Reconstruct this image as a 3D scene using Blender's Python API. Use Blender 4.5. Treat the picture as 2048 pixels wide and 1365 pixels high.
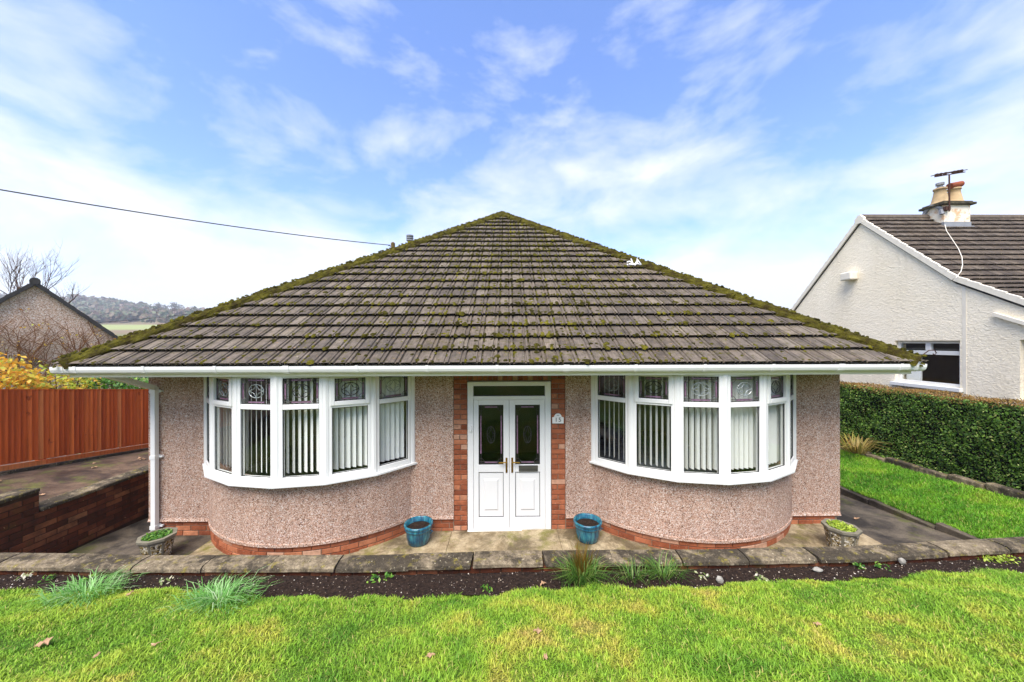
import bpy, bmesh, math, random
import numpy as np
from mathutils import Vector, Matrix, noise
random.seed(7); rng = np.random.default_rng(7)
R = math.radians
for o in list(bpy.data.objects): bpy.data.objects.remove(o)
scn = bpy.context.scene
col = scn.collection

# ------------------------------------------------------------------ camera
cam = bpy.data.objects.new('camera', bpy.data.cameras.new('camera')); col.objects.link(cam)
cam.data.sensor_width = 36; cam.data.lens = 36*700/2048
cam.data.clip_start = .05; cam.data.clip_end = 5000
cam.matrix_world = Matrix.Translation((0, -5.185, 2.815)) @ Matrix.Rotation(-.013, 4, 'Z') @ Matrix.Rotation(R(90), 4, 'X') @ Matrix.Rotation(-.0027, 4, 'Z')
scn.camera = cam
scn.render.resolution_x = 1024; scn.render.resolution_y = 682

# ------------------------------------------------------------------ sky and sun
SUN_EL, SUN_AZ = R(58), R(199)        # azimuth from +Y clockwise: behind the camera, a little to the left
world = bpy.data.worlds.new('World'); scn.world = world; world.use_nodes = True
wn, wl = world.node_tree.nodes, world.node_tree.links
wn.clear()
def W(t, **k):
    n = wn.new(t)
    for a, b in k.items(): setattr(n, a, b)
    return n
wout = W('ShaderNodeOutputWorld'); bg = W('ShaderNodeBackground'); bg.inputs[1].default_value = .135
sky = W('ShaderNodeTexSky', sky_type='NISHITA', sun_disc=False, sun_elevation=SUN_EL, sun_rotation=SUN_AZ)
sky.air_density = 1.0; sky.dust_density = .6; sky.ozone_density = 2.0
hs = W('ShaderNodeHueSaturation'); hs.inputs['Saturation'].default_value = 1.1; hs.inputs['Value'].default_value = 1.22
wl.new(sky.outputs[0], hs.inputs['Color'])
tc = W('ShaderNodeTexCoord'); sx = W('ShaderNodeSeparateXYZ'); wl.new(tc.outputs['Generated'], sx.inputs[0])
def wm(op, a, b=None):
    n = W('ShaderNodeMath', operation=op)
    for i, v in enumerate((a, b)):
        if v is None: continue
        if isinstance(v, (int, float)): n.inputs[i].default_value = v
        else: wl.new(v, n.inputs[i])
    return n.outputs[0]
zz = wm('MAXIMUM', sx.outputs[2], 0.0)
cb = W('ShaderNodeCombineXYZ'); wl.new(sx.outputs[0], cb.inputs[0]); wl.new(sx.outputs[1], cb.inputs[1]); wl.new(wm('MULTIPLY', sx.outputs[2], 2.1), cb.inputs[2])
off = W('ShaderNodeVectorMath', operation='ADD'); wl.new(cb.outputs[0], off.inputs[0]); off.inputs[1].default_value = (0.2, 9.4, 3.1)
n1 = W('ShaderNodeTexNoise'); n1.inputs['Scale'].default_value = 3.4; n1.inputs['Detail'].default_value = 9; n1.inputs['Roughness'].default_value = .58; n1.inputs['Distortion'].default_value = .25
wl.new(off.outputs[0], n1.inputs['Vector'])
n2 = W('ShaderNodeTexNoise'); n2.inputs['Scale'].default_value = 1.5; n2.inputs['Detail'].default_value = 2
wl.new(off.outputs[0], n2.inputs['Vector'])
cov = wm('ADD', wm('MULTIPLY', n1.outputs[0], .75), wm('MULTIPLY', n2.outputs[0], .35))
# clouds thicken towards the horizon all the way round
hz = W('ShaderNodeMapRange'); hz.inputs[1].default_value = 0.0; hz.inputs[2].default_value = .52; hz.inputs[3].default_value = .25; hz.inputs[4].default_value = -.035
wl.new(zz, hz.inputs[0])
cov = wm('ADD', cov, hz.outputs[0])
cr = W('ShaderNodeValToRGB'); e = cr.color_ramp.elements
e[0].position = .51; e[0].color = (0, 0, 0, 1); e[1].position = .75; e[1].color = (1, 1, 1, 1)
wl.new(cov, cr.inputs[0])
cm = W('ShaderNodeMixRGB'); wl.new(wm('MULTIPLY', cr.outputs[0], .9), cm.inputs[0]); tn = W('ShaderNodeMixRGB', blend_type='MULTIPLY'); tn.inputs[0].default_value = 1; tn.inputs[2].default_value = (1.03, 1.0, 1.2, 1); wl.new(hs.outputs[0], tn.inputs[1]); wl.new(tn.outputs[0], cm.inputs[1]); cm.inputs[2].default_value = (4.7, 4.85, 5.1, 1)
wl.new(cm.outputs[0], bg.inputs[0]); wl.new(bg.outputs[0], wout.inputs[0])

sun = bpy.data.objects.new('sun', bpy.data.lights.new('sun', 'SUN')); col.objects.link(sun)
sun.data.energy = 4.0; sun.data.angle = R(46); sun.data.color = (1, .95, .87)
sdir = Vector((math.sin(SUN_AZ)*math.cos(SUN_EL), math.cos(SUN_AZ)*math.cos(SUN_EL), math.sin(SUN_EL)))
sun.rotation_euler = (-sdir).to_track_quat('-Z', 'Y').to_euler(); sun.location = sdir*60

scn.view_settings.view_transform = 'Standard'; scn.view_settings.look = 'None'
scn.view_settings.exposure = .88; scn.view_settings.gamma = 1; scn.view_settings.use_curve_mapping = False
scn.render.engine = 'CYCLES'
scn.cycles.max_bounces = 7; scn.cycles.transparent_max_bounces = 12

# ------------------------------------------------------------------ helpers
WP = {}                                   # world position of every parent
def reg(o, w): WP[o.name] = Vector(w)
def tag(o, label=None, cat=None, group=None, kind=None):
    if label: o['label'] = label
    if cat: o['category'] = cat
    if group: o['group'] = group
    if kind: o['kind'] = kind
    return o
def thing(name, loc, label, cat, group=None):
    o = bpy.data.objects.new(name, None); col.objects.link(o); o.location = loc; o.empty_display_size = .1
    reg(o, loc); return tag(o, label, cat, group)
def inst(name, me, m, parent=None, M=None, loc=None):
    o = bpy.data.objects.new(name, me); col.objects.link(o)
    if m is not None and len(me.materials) == 0: me.materials.append(m)
    M = M.copy() if M is not None else Matrix.Translation(loc or (0, 0, 0))
    if parent is not None:
        o.parent = parent
        pw = WP[parent.name]
        o.matrix_local = Matrix.Translation(-pw) @ M
    else:
        o.matrix_world = M
    reg(o, M.to_translation()); return o
class MB:
    """collects shapes in world coordinates and links them as one mesh object"""
    def __init__(s): s.v = []; s.f = []
    def add(s, vs, fs):
        k = len(s.v); s.v += [tuple(v) for v in vs]; s.f += [tuple(i+k for i in f) for f in fs]; return s
    def box(s, x0, x1, y0, y1, z0, z1, M=None):
        vs = [(x, y, z) for z in (z0, z1) for y in (y0, y1) for x in (x0, x1)]
        if M is not None: vs = [M @ Vector(v) for v in vs]
        return s.add(vs, [(0, 2, 3, 1), (4, 5, 7, 6), (0, 1, 5, 4), (1, 3, 7, 5), (3, 2, 6, 7), (2, 0, 4, 6)])
    def prism(s, poly, a0, a1, axis='z'):
        """poly of 2D points extruded along an axis (counter-clockwise seen from +axis)"""
        def p(a, b, c): return {'z': (a, b, c), 'x': (c, a, b), 'y': (b, c, a)}[axis]
        n = len(poly); vs = [p(a, b, a0) for a, b in poly]+[p(a, b, a1) for a, b in poly]
        fs = [tuple(range(n))[::-1], tuple(range(n, 2*n))]+[(i, (i+1) % n, n+(i+1) % n, n+i) for i in range(n)]
        return s.add(vs, fs)
    def strip(s, pts, z0, z1, t=.01):
        """a thin curved wall through plan points"""
        n = len(pts); vs = []
        for i in range(n):
            a = Vector(pts[max(i-1, 0)]); b = Vector(pts[min(i+1, n-1)]); d = (b-a).normalized(); nn = Vector((d.y, -d.x))
            p = Vector(pts[i]); q = p-nn*t
            vs += [(p.x, p.y, z0), (p.x, p.y, z1), (q.x, q.y, z1), (q.x, q.y, z0)]
        fs = []
        for i in range(n-1):
            k = 4*i
            for j in range(4): fs.append((k+j, k+4+j, k+4+(j+1) % 4, k+(j+1) % 4))
        fs += [(0, 1, 2, 3), (4*n-1, 4*n-2, 4*n-3, 4*n-4)]
        return s.add(vs, fs)
    def tube(s, path, r, n=6, cap=True):
        path = [Vector(p) for p in path]; k = len(path); vs = []
        rr = r if isinstance(r, (list, tuple)) else [r]*k
        up = Vector((0, 0, 1))
        for i, p in enumerate(path):
            d = (path[min(i+1, k-1)]-path[max(i-1, 0)]).normalized()
            a = d.cross(up if abs(d.z) < .95 else Vector((1, 0, 0))).normalized(); b = d.cross(a)
            vs += [p+(a*math.cos(2*math.pi*j/n)+b*math.sin(2*math.pi*j/n))*rr[i] for j in range(n)]
        fs = [(i*n+j, i*n+(j+1) % n, (i+1)*n+(j+1) % n, (i+1)*n+j) for i in range(k-1) for j in range(n)]
        if cap: fs += [tuple(range(n))[::-1], tuple(range((k-1)*n, k*n))]
        return s.add(vs, fs)
    def lathe(s, prof, c, n=24, rot=0):
        k = len(prof)
        vs = [(c[0]+r*math.cos(2*math.pi*j/n+rot), c[1]+r*math.sin(2*math.pi*j/n+rot), c[2]+z) for r, z in prof for j in range(n)]
        fs = [(i*n+j, i*n+(j+1) % n, (i+1)*n+(j+1) % n, (i+1)*n+j) for i in range(k-1) for j in range(n)]
        return s.add(vs, fs)
    def mesh(s, name='m', off=(0, 0, 0)):
        me = bpy.data.meshes.new(name); o = Vector(off)
        me.from_pydata([tuple(Vector(v)-o) for v in s.v], [], s.f); me.update(); return me
    def build(s, name, m, parent=None, smooth=False, base=None, bevel=0):
        off = base or (WP[parent.name] if parent is not None else (0, 0, 0))
        me = s.mesh(name, off); o = inst(name, me, m, parent, Matrix.Translation(off))
        if smooth:
            me.polygons.foreach_set('use_smooth', [True]*len(me.polygons))
        if bevel:
            b = o.modifiers.new('bevel', 'BEVEL'); b.width = bevel; b.segments = 2; b.limit_method = 'ANGLE'
        return o
def fast(name, V, Fc, m, parent=None, off=(0, 0, 0), smooth=False):
    """numpy verts (N,3) and uniform faces (M,k) -> one mesh object"""
    V = np.asarray(V, dtype=np.float32); Fc = np.asarray(Fc, dtype=np.int32); k = Fc.shape[1]
    if parent is not None: off = WP[parent.name]
    me = bpy.data.meshes.new(name)
    me.vertices.add(len(V)); me.vertices.foreach_set('co', (V-np.array(off, dtype=np.float32)).ravel())
    me.loops.add(Fc.size); me.loops.foreach_set('vertex_index', Fc.ravel())
    me.polygons.add(len(Fc)); me.polygons.foreach_set('loop_start', np.arange(0, Fc.size, k, dtype=np.int32))
    me.polygons.foreach_set('loop_total', np.full(len(Fc), k, dtype=np.int32))
    if smooth: me.polygons.foreach_set('use_smooth', np.ones(len(Fc), dtype=bool))
    me.update(calc_edges=True)
    return inst(name, me, m, parent, Matrix.Translation(off))
def unit(a): return a/np.maximum(np.linalg.norm(a, axis=1, keepdims=True), 1e-9)
def leaves(P, size, up=None, asp=.55, tilt=1.0):
    """rhombic leaves at points P facing about the directions up"""
    n = len(P); d = rng.normal(size=(n, 3)); d = unit(d)
    nn = d if up is None else unit(up+d*tilt)
    a = unit(np.cross(nn, rng.normal(size=(n, 3)))); b = np.cross(nn, a)
    s = np.asarray(size).reshape(-1, 1)*np.ones((n, 1))*rng.uniform(.65, 1.3, (n, 1))
    fold = nn*s*.12
    V = np.stack([P-a*s*.5, P-b*s*.5*asp+fold, P+a*s*.5, P+b*s*.5*asp+fold], 1).reshape(-1, 3)
    return V, np.arange(4*n).reshape(-1, 4)
def blades(P, h, w, lean, curl=.5, dirs=None):
    """grass blades of six verts rooted at P"""
    n = len(P); th = rng.uniform(0, 2*np.pi, n) if dirs is None else dirs
    d = np.stack([np.cos(th), np.sin(th), np.zeros(n)], 1); s = np.stack([-np.sin(th), np.cos(th), np.zeros(n)], 1)
    h = np.asarray(h).reshape(-1, 1); w = np.asarray(w).reshape(-1, 1)*np.ones((n, 1)); l = np.asarray(lean).reshape(-1, 1)*np.ones((n, 1))
    z = np.array([[0, 0, 1.]])
    p1 = P+z*h*.6+d*h*l*.35; p2 = P+z*h*(1-.35*l*curl)+d*h*l
    V = np.stack([P-s*w, P+s*w, p1-s*w*.8, p1+s*w*.8, p2-s*w*.12, p2+s*w*.12], 1).reshape(-1, 3)
    b = np.arange(n)[:, None]*6
    F = np.concatenate([b+np.array([[0, 1, 3, 2]]), b+np.array([[2, 3, 5, 4]])])
    return V, F
def join(*vf):
    Vs, Fs, k = [], [], 0
    for V, F in vf: Vs.append(V); Fs.append(F+k); k += len(V)
    return np.concatenate(Vs), np.concatenate(Fs)
def lin(h):
    h = h.lstrip('#'); c = [int(h[i:i+2], 16)/255 for i in (0, 2, 4)]
    return tuple(x/12.92 if x <= .04045 else ((x+.055)/1.055)**2.4 for x in c)+(1,)

# ------------------------------------------------------------------ materials
class Mat:
    def __init__(s, name, rough=.8, spec=.3):
        s.m = bpy.data.materials.new(name); s.m.use_nodes = True; s.n = s.m.node_tree.nodes; s.l = s.m.node_tree.links
        s.b = s.n['Principled BSDF']; s.b.inputs['Roughness'].default_value = rough; s.b.inputs['Specular IOR Level'].default_value = spec
        s.pos = None
    def N(s, t, **k):
        n = s.n.new(t)
        for a, b in k.items(): setattr(n, a, b)
        return n
    def P(s):
        if s.pos is None: s.pos = s.N('ShaderNodeNewGeometry').outputs['Position']
        return s.pos
    def scaled(s, sc):
        v = s.N('ShaderNodeVectorMath', operation='MULTIPLY'); s.l.new(s.P(), v.inputs[0]); v.inputs[1].default_value = sc; return v.outputs[0]
    def noise(s, scale, detail=4, rough=.55, vec=None, dist=0):
        n = s.N('ShaderNodeTexNoise'); n.inputs['Scale'].default_value = scale; n.inputs['Detail'].default_value = detail
        n.inputs['Roughness'].default_value = rough; n.inputs['Distortion'].default_value = dist
        s.l.new(vec if vec is not None else s.P(), n.inputs['Vector']); return n.outputs[0]
    def vor(s, scale, feature='F1'):
        n = s.N('ShaderNodeTexVoronoi', feature=feature); n.inputs['Scale'].default_value = scale; s.l.new(s.P(), n.inputs['Vector']); return n
    def ramp(s, fac, stops, interp='LINEAR'):
        n = s.N('ShaderNodeValToRGB'); cr = n.color_ramp; cr.interpolation = interp
        while len(cr.elements) < len(stops): cr.elements.new(.5)
        for e, (p, c) in zip(cr.elements, stops):
            e.position = p; e.color = lin(c) if isinstance(c, str) else ((c, c, c, 1) if isinstance(c, (int, float)) else c)
        s.l.new(fac, n.inputs[0]); return n.outputs[0]
    def mix(s, fac, a, b, mode='MIX'):
        n = s.N('ShaderNodeMixRGB', blend_type=mode)
        for i, v in enumerate((fac, a, b)):
            if isinstance(v, str): n.inputs[i].default_value = lin(v)
            elif isinstance(v, (int, float)): n.inputs[i].default_value = v if i == 0 else (v, v, v, 1)
            elif isinstance(v, tuple): n.inputs[i].default_value = v
            else: s.l.new(v, n.inputs[i])
        return n.outputs[0]
    def math(s, op, a, b=0.0):
        n = s.N('ShaderNodeMath', operation=op)
        for i, v in enumerate((a, b)):
            if isinstance(v, (int, float)): n.inputs[i].default_value = v
            else: s.l.new(v, n.inputs[i])
        return n.outputs[0]
    def orand(s): return s.N('ShaderNodeObjectInfo').outputs['Random']
    def irand(s): return s.N('ShaderNodeNewGeometry').outputs['Random Per Island']
    def color(s, c):
        if isinstance(c, str): s.b.inputs['Base Color'].default_value = lin(c)
        else: s.l.new(c, s.b.inputs['Base Color'])
        return s
    def bump(s, h, strength=.5, dist=.01):
        n = s.N('ShaderNodeBump'); n.inputs['Strength'].default_value = strength; n.inputs['Distance'].default_value = dist
        s.l.new(h, n.inputs['Height']); s.l.new(n.outputs[0], s.b.inputs['Normal']); return s
    def rough(s, v): s.l.new(v, s.b.inputs['Roughness']); return s
    def translucent(s, c, f=.35):
        t = s.N('ShaderNodeBsdfTranslucent'); mx = s.N('ShaderNodeMixShader'); mx.inputs[0].default_value = f
        if isinstance(c, str): t.inputs[0].default_value = lin(c)
        else: s.l.new(c, t.inputs[0])
        s.l.new(s.b.outputs[0], mx.inputs[1]); s.l.new(t.outputs[0], mx.inputs[2])
        s.l.new(mx.outputs[0], s.n['Material Output'].inputs[0]); return s
def plain(name, c, rough=.6, spec=.3, var=.12, sc=6, metal=0):
    m = Mat(name, rough, spec); n = m.noise(sc, 5)
    m.color(m.mix(m.math('MULTIPLY', n, var*2), c, 0.0)); m.b.inputs['Metallic'].default_value = metal
    return m.m
def pebbledash(name, cols, scale=62, tint=None):
    m = Mat(name, .92, .2); v = m.vor(scale); sep = m.N('ShaderNodeSeparateXYZ'); m.l.new(v.outputs['Color'], sep.inputs[0])
    c = m.ramp(sep.outputs[0], cols, 'CONSTANT')
    d = m.ramp(v.outputs['Distance'], [(0, 1.0), (.55, .96), (.9, .62)])
    c = m.mix(1.0, c, d, 'MULTIPLY')
    big = m.ramp(m.noise(.9, 5, .6), [(.3, .82), (.7, 1.0)]); c = m.mix(1.0, c, big, 'MULTIPLY')
    st = m.noise(1.0, 4, .6, m.scaled((7, 7, .7))); c = m.mix(1.0, c, m.ramp(st, [(.38, .89), (.6, 1.0)]), 'MULTIPLY')
    m.color(c); m.bump(m.math('SUBTRACT', 1.0, v.outputs['Distance']), .8, .008)
    return m.m
M = {}
M['dash'] = pebbledash('pebbledash', [(0, '#6e4f3d'), (.07, '#a07a62'), (.2, '#c39c83'), (.48, '#d2b09a'), (.74, '#dfc7b4'), (.9, '#eee2d4'), (.975, '#8a6853')], 112)
M['dash_old'] = pebbledash('old_pebbledash', [(0, '#a5846c'), (.2, '#cba98f'), (.5, '#dcc0aa'), (.75, '#e8d3c0'), (.92, '#f2e8da')], 48)
def brick_mat(name, cols, dirt=.5, sc=14):
    m = Mat(name, .9, .2); c = m.ramp(m.orand(), cols)
    n = m.noise(sc, 6, .6); c = m.mix(1.0, c, m.ramp(n, [(.25, .62), (.6, 1.0)]), 'MULTIPLY')
    sp = m.noise(60, 3, .6); c = m.mix(m.ramp(sp, [(.62, 0.0), (.72, dirt)]), c, '#d8b79a')
    m.color(c); m.bump(m.noise(90, 4), .35, .004); return m.m
M['brick'] = brick_mat('orange_brick', [(0, '#80452c'), (.3, '#985637'), (.6, '#a86443'), (.85, '#b67653'), (1, '#c49a7e')], .4)
def old_brick():
    m = Mat('weathered_brick', .9, .2); c = m.ramp(m.orand(), [(0, '#4d2817'), (.35, '#63331f'), (.7, '#744026'), (.9, '#855032'), (1, '#9a6845')])
    n = m.noise(5, 6, .65); c = m.mix(m.ramp(n, [(.4, 0.0), (.7, .75)]), c, '#2e2018')
    g = m.noise(3.2, 5, .6); c = m.mix(m.ramp(g, [(.58, 0.0), (.72, .5)]), c, '#55501f')
    s = m.noise(22, 5, .7); c = m.mix(m.ramp(s, [(.64, 0.0), (.7, .7)]), c, '#b98e66')
    m.color(c); m.bump(m.noise(70, 4), .4, .005); return m.m
M['brick_old'] = old_brick()
M['mortar'] = plain('mortar', '#a08b74', .95, .1, .3, 20)
M['mortar_old'] = plain('old_mortar', '#5b4433', .95, .1, .5, 9)
def concrete(name, a, b, moss, dark, msc=2.2, mth=.56, wet=.6):
    m = Mat(name, .85, .3); c = m.mix(m.ramp(m.noise(3.1, 8, .68), [(.36, 0.0), (.62, 1.0)]), a, b)
    c = m.mix(m.ramp(m.noise(1.6, 8, .7, dist=.6), [(.47, 0.0), (.6, .85)]), c, dark)
    c = m.mix(m.ramp(m.noise(msc, 6, .68), [(mth, 0.0), (mth+.14, .8)]), c, moss)
    sp = m.noise(48, 4, .65); c = m.mix(1.0, c, m.ramp(sp, [(.3, .7), (.6, 1.05)]), 'MULTIPLY')
    m.color(c); m.bump(m.noise(40, 6, .65), .4, .008)
    m.rough(m.ramp(m.noise(1.3, 3), [(.4, .9), (.65, wet)])); return m.m
M['path'] = concrete('path_concrete', '#7d6c4f', '#b3a282', '#68651f', '#51452f', 2.6, .52)
M['path_dark'] = concrete('dark_wet_path', '#453d34', '#685d4d', '#575b1e', '#28231e', 1.9, .54, .4)
M['drive'] = concrete('driveway_surface', '#4d3b2e', '#735d49', '#666d2a', '#33271f', 2.3, .55, .55)
def coping_mat():
    m = Mat('weathered_coping', .92, .2); r = m.orand()
    c = m.mix(m.ramp(m.noise(14, 8, .7), [(.38, 0.0), (.6, 1.0)]), '#92836a', '#665a48')
    c = m.mix(m.ramp(m.math('ADD', m.noise(3.4, 6, .7), m.math('MULTIPLY', r, .16)), [(.52, 0.0), (.64, .88)]), c, '#373128')
    c = m.mix(m.ramp(m.noise(11, 5, .7), [(.56, 0.0), (.66, .8)]), c, '#7f7330')
    c = m.mix(m.ramp(m.noise(34, 4, .7), [(.63, 0.0), (.69, .8)]), c, '#c9bd9e')
    c = m.mix(1.0, c, m.ramp(m.noise(70, 3), [(.3, .6), (.6, 1.05)]), 'MULTIPLY')
    m.color(c); m.bump(m.noise(32, 6, .7), .7, .012); return m.m
M['coping'] = coping_mat()
def tile_mat(name, isl, cols, moss=.7):
    m = Mat(name, .9, .2); r = m.irand() if isl else m.orand()
    c = m.ramp(r, cols)
    c = m.mix(m.ramp(m.noise(2.0, 5, .6), [(.35, 0.0), (.7, .5)]), c, '#6d5f4e')
    st = m.noise(1.0, 5, .65, m.scaled((60, 6, 6))); c = m.mix(1.0, c, m.ramp(st, [(.3, .6), (.65, 1.12)]), 'MULTIPLY')
    bl = m.noise(8, 6, .7); c = m.mix(1.0, c, m.ramp(bl, [(.34, .66), (.6, 1.1)]), 'MULTIPLY')
    li = m.noise(26, 5, .7); c = m.mix(m.ramp(li, [(.63, 0.0), (.69, .75)]), c, '#b3a887')
    li2 = m.noise(17, 5, .65); c = m.mix(m.ramp(li2, [(.64, 0.0), (.7, .7)]), c, '#94714e')
    c = m.mix(m.ramp(m.noise(13, 6, .7), [(.55, 0.0), (.64, moss)]), c, '#454016')
    c = m.mix(m.ramp(m.noise(5, 6, .7), [(.6, 0.0), (.75, moss*.6)]), c, '#5d5a2a')
    m.color(c); m.bump(m.noise(120, 4), .5, .004); return m.m
tc_ = [(0, '#544c44'), (.3, '#5c544b'), (.6, '#645b51'), (.85, '#6d6358'), (1, '#7b7163')]
M['tile'] = tile_mat('concrete_tile', False, tc_); M['tile_i'] = tile_mat('concrete_tile_upper', True, tc_)
tn_ = [(0, '#453c34'), (.4, '#51483f'), (.8, '#5d5348'), (1, '#695f54')]
M['ntile'] = tile_mat('dark_tile', False, tn_, .2); M['ntile_i'] = tile_mat('dark_tile_far', True, tn_, .2)
def moss_mat(name, cols, sc=9):
    m = Mat(name, .95, .1); n = m.noise(sc, 6, .65); c = m.ramp(n, cols)
    c = m.mix(1.0, c, m.ramp(m.noise(70, 4, .7), [(.3, .45), (.62, 1.15)]), 'MULTIPLY'); m.color(c)
    m.bump(m.noise(80, 4, .7), .9, .015); return m.m
M['moss'] = moss_mat('moss', [(.28, '#1f1b0a'), (.42, '#36320e'), (.55, '#555014'), (.7, '#7a7322')], 5)
M['hip'] = moss_mat('mossy_hip', [(.28, '#2a2110'), (.4, '#383011'), (.52, '#4b4614'), (.64, '#5d571b'), (.78, '#4a341a')], 7)
M['verge_dark'] = plain('dark_verge_tile', '#45423f', .85, .2, .35, 8)
def upvc(name='white_upvc', c='#e2e1db'):
    m = Mat(name, .32, .45); m.color(m.mix(m.ramp(m.noise(3, 4), [(.4, 0.0), (.75, .12)]), c, '#c9c4b2')); return m.m
M['upvc'] = upvc(); M['fascia'] = upvc('cream_fascia', '#e9e4d2'); M['soffit'] = plain('soffit_board', '#b3a48c', .7)
def glass(name, tint=(1, 1, 1, 1), ior=1.52):
    m = Mat(name); m.n.remove(m.b); t = m.N('ShaderNodeBsdfTransparent'); t.inputs[0].default_value = tint
    g = m.N('ShaderNodeBsdfGlossy'); g.inputs['Roughness'].default_value = .015; f = m.N('ShaderNodeFresnel'); f.inputs[0].default_value = ior
    mx = m.N('ShaderNodeMixShader'); bf = m.N('ShaderNodeNewGeometry').outputs['Backfacing']; m.l.new(m.math('MULTIPLY', f.outputs[0], m.math('SUBTRACT', 1.0, bf)), mx.inputs[0]); m.l.new(t.outputs[0], mx.inputs[1]); m.l.new(g.outputs[0], mx.inputs[2])
    m.l.new(mx.outputs[0], m.n['Material Output'].inputs[0]); return m.m
M['glass'] = glass('window_glass', (.98, .99, .985, 1), 1.75)
M['glass_dark'] = glass('door_glass', (.55, .6, .55, 1), 1.6)
M['gasket'] = plain('black_gasket', '#1d1c1c', .6)
M['lead'] = plain('lead_came', '#55544f', .45, .5, .2, 30, .6)
M['bevel'] = plain('bevelled_glass', '#aab2ac', .15, .8, .3, 60)
M['purple'] = plain('mauve_glass', '#b083a2', .2, .7, .5, 25)
M['brass'] = plain('brass', '#b98d35', .3, .5, .2, 8, .9)
M['steel'] = plain('letterbox_metal', '#8c8a84', .35, .5, .2, 8, .8)
M['slat'] = plain('blind_fabric', '#f4f3ec', .9, .1, .02)
M['room'] = plain('room_wall', '#a89f8c', .9, .1, .1); M['carpet'] = plain('carpet', '#5b4a3b', .95, .1)
M['duvet'] = plain('grey_duvet', '#8d8f93', .9, .1, .4, 9); M['bedwood'] = plain('dark_wood', '#3a1d12', .5)
M['sofa'] = plain('sofa_fabric', '#6f675c', .9, .1, .3); M['black'] = plain('ink', '#1a1a1a', .6)
M['sign'] = plain('sign_plate', '#efece2', .35, .4, .05)
def fence_mat():
    m = Mat('stained_fence', .75, .25); c = m.ramp(m.orand(), [(0, '#b04c1e'), (.35, '#cc5e26'), (.7, '#d96d30'), (1, '#e08448')])
    g = m.noise(1.0, 6, .65, m.scaled((30, 30, 1.6))); c = m.mix(1.0, c, m.ramp(g, [(.3, .68), (.62, 1.05)]), 'MULTIPLY')
    k = m.noise(6, 3, .6); c = m.mix(m.ramp(k, [(.66, 0.0), (.73, .6)]), c, '#6d2410')
    m.color(c); m.bump(g, .3, .006); return m.m
M['fence'] = fence_mat()
def render_mat():
    m = Mat('rough_cream_render', .9, .2); n = m.noise(15, 5, .62, m.scaled((1, 1, 2.0)), .9)
    c = m.mix(m.ramp(m.noise(.8, 6, .65), [(.4, 0.0), (.7, .6)]), '#faeed4', '#efe0c0'); sk = m.noise(1.0, 5, .65, m.scaled((5, 5, .6))); c = m.mix(m.ramp(sk, [(.57, 0.0), (.74, .25)]), c, '#c9bc9e'); m.color(c)
    m.bump(n, .8, .035); return m.m
M['render'] = render_mat(); M['verge_white'] = plain('white_verge', '#efe6d2', .8, .2, .12, 9)
def chim_mat():
    m = Mat('peeling_chimney_paint', .85, .2); c = m.mix(m.ramp(m.noise(6, 6, .7), [(.5, 0.0), (.62, .8)]), '#e6dcc6', '#c99a66')
    c = m.mix(m.ramp(m.noise(14, 6, .7), [(.6, 0.0), (.68, .7)]), c, '#5c4c3e'); m.color(c); return m.m
M['chimney'] = chim_mat(); M['buff'] = plain('buff_clay', '#d8b98a', .8, .2, .3, 9); M['terra'] = plain('terracotta', '#9a5233', .8, .2, .2)
M['leadgrey'] = plain('lead_flashing', '#9a9c9e', .5, .4, .25, 7); M['rust'] = plain('rusty_iron', '#4a2f22', .8)
M['stone_cap'] = plain('lichen_cap', '#6d6653', .95, .1, .6, 12)
def grass_mat(name, ground=False, cols=None):
    m = Mat(name, .6 if not ground else .95, .25); n = m.noise(1.15, 5, .6); n2 = m.noise(3.6, 5, .65)
    f = m.math('ADD', m.math('MULTIPLY', n, .55), m.math('MULTIPLY', n2, .45))
    c = m.ramp(f, cols or [(.38, '#669628'), (.47, '#86ae31'), (.53, '#a0bc3b'), (.59, '#bcbe48'), (.67, '#c6b05c')])
    if ground: c = m.mix(.72, c, '#364214')
    else:
        r = m.irand(); c = m.mix(1.0, c, m.ramp(r, [(0, .5), (.5, .95), (1, 1.2)]), 'MULTIPLY')
        c = m.mix(m.ramp(r, [(.93, 0.0), (.96, .75)]), c, '#c2ab6a')
    m.color(c)
    if not ground: m.translucent(c, .3)
    else: m.bump(m.noise(60, 5), .8, .03)
    return m.m
M['grass'] = grass_mat('grass_blades'); M['grass2'] = grass_mat('side_grass_blades', False, [(.38, '#4f8a1c'), (.48, '#6da626'), (.56, '#88b82c'), (.64, '#9dbb38')]); M['turf'] = grass_mat('turf', True)
def leafy(name, cols, trans=.35, rough=.5):
    m = Mat(name, rough, .35); c = m.ramp(m.irand(), cols); m.color(c); m.translucent(c, trans); return m.m
M['hedge'] = leafy('hedge_leaf', [(0, '#3a5a1d'), (.4, '#507524'), (.75, '#698d30'), (.92, '#8aa444'), (1, '#b8ba70')], .3)
M['hedge_top'] = leafy('hedge_brown_top', [(0, '#5c4a1c'), (.4, '#8d6a32'), (.8, '#b0854a'), (1, '#6f7a2a')], .25)
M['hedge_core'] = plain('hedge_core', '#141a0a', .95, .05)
M['green_leaf'] = leafy('green_leaf', [(0, '#2d5a17'), (.5, '#4a7d22'), (.85, '#6f9a35'), (1, '#93b04a')])
M['yellow_leaf'] = leafy('yellow_leaf', [(0, '#b9791c'), (.3, '#dfa32c'), (.6, '#eac04a'), (.85, '#d8c848'), (1, '#a9bd40')], .45)
M['pale_leaf'] = leafy('pale_leaf', [(0, '#4d6a2c'), (.5, '#8d9a5a'), (.8, '#cfc6a4'), (1, '#e8e0cc')])
M['tuft'] = leafy('pale_green_blade', [(0, '#4f8a35'), (.5, '#7db458'), (.85, '#a3cc84'), (1, '#cfe0b0')], .4)
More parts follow.
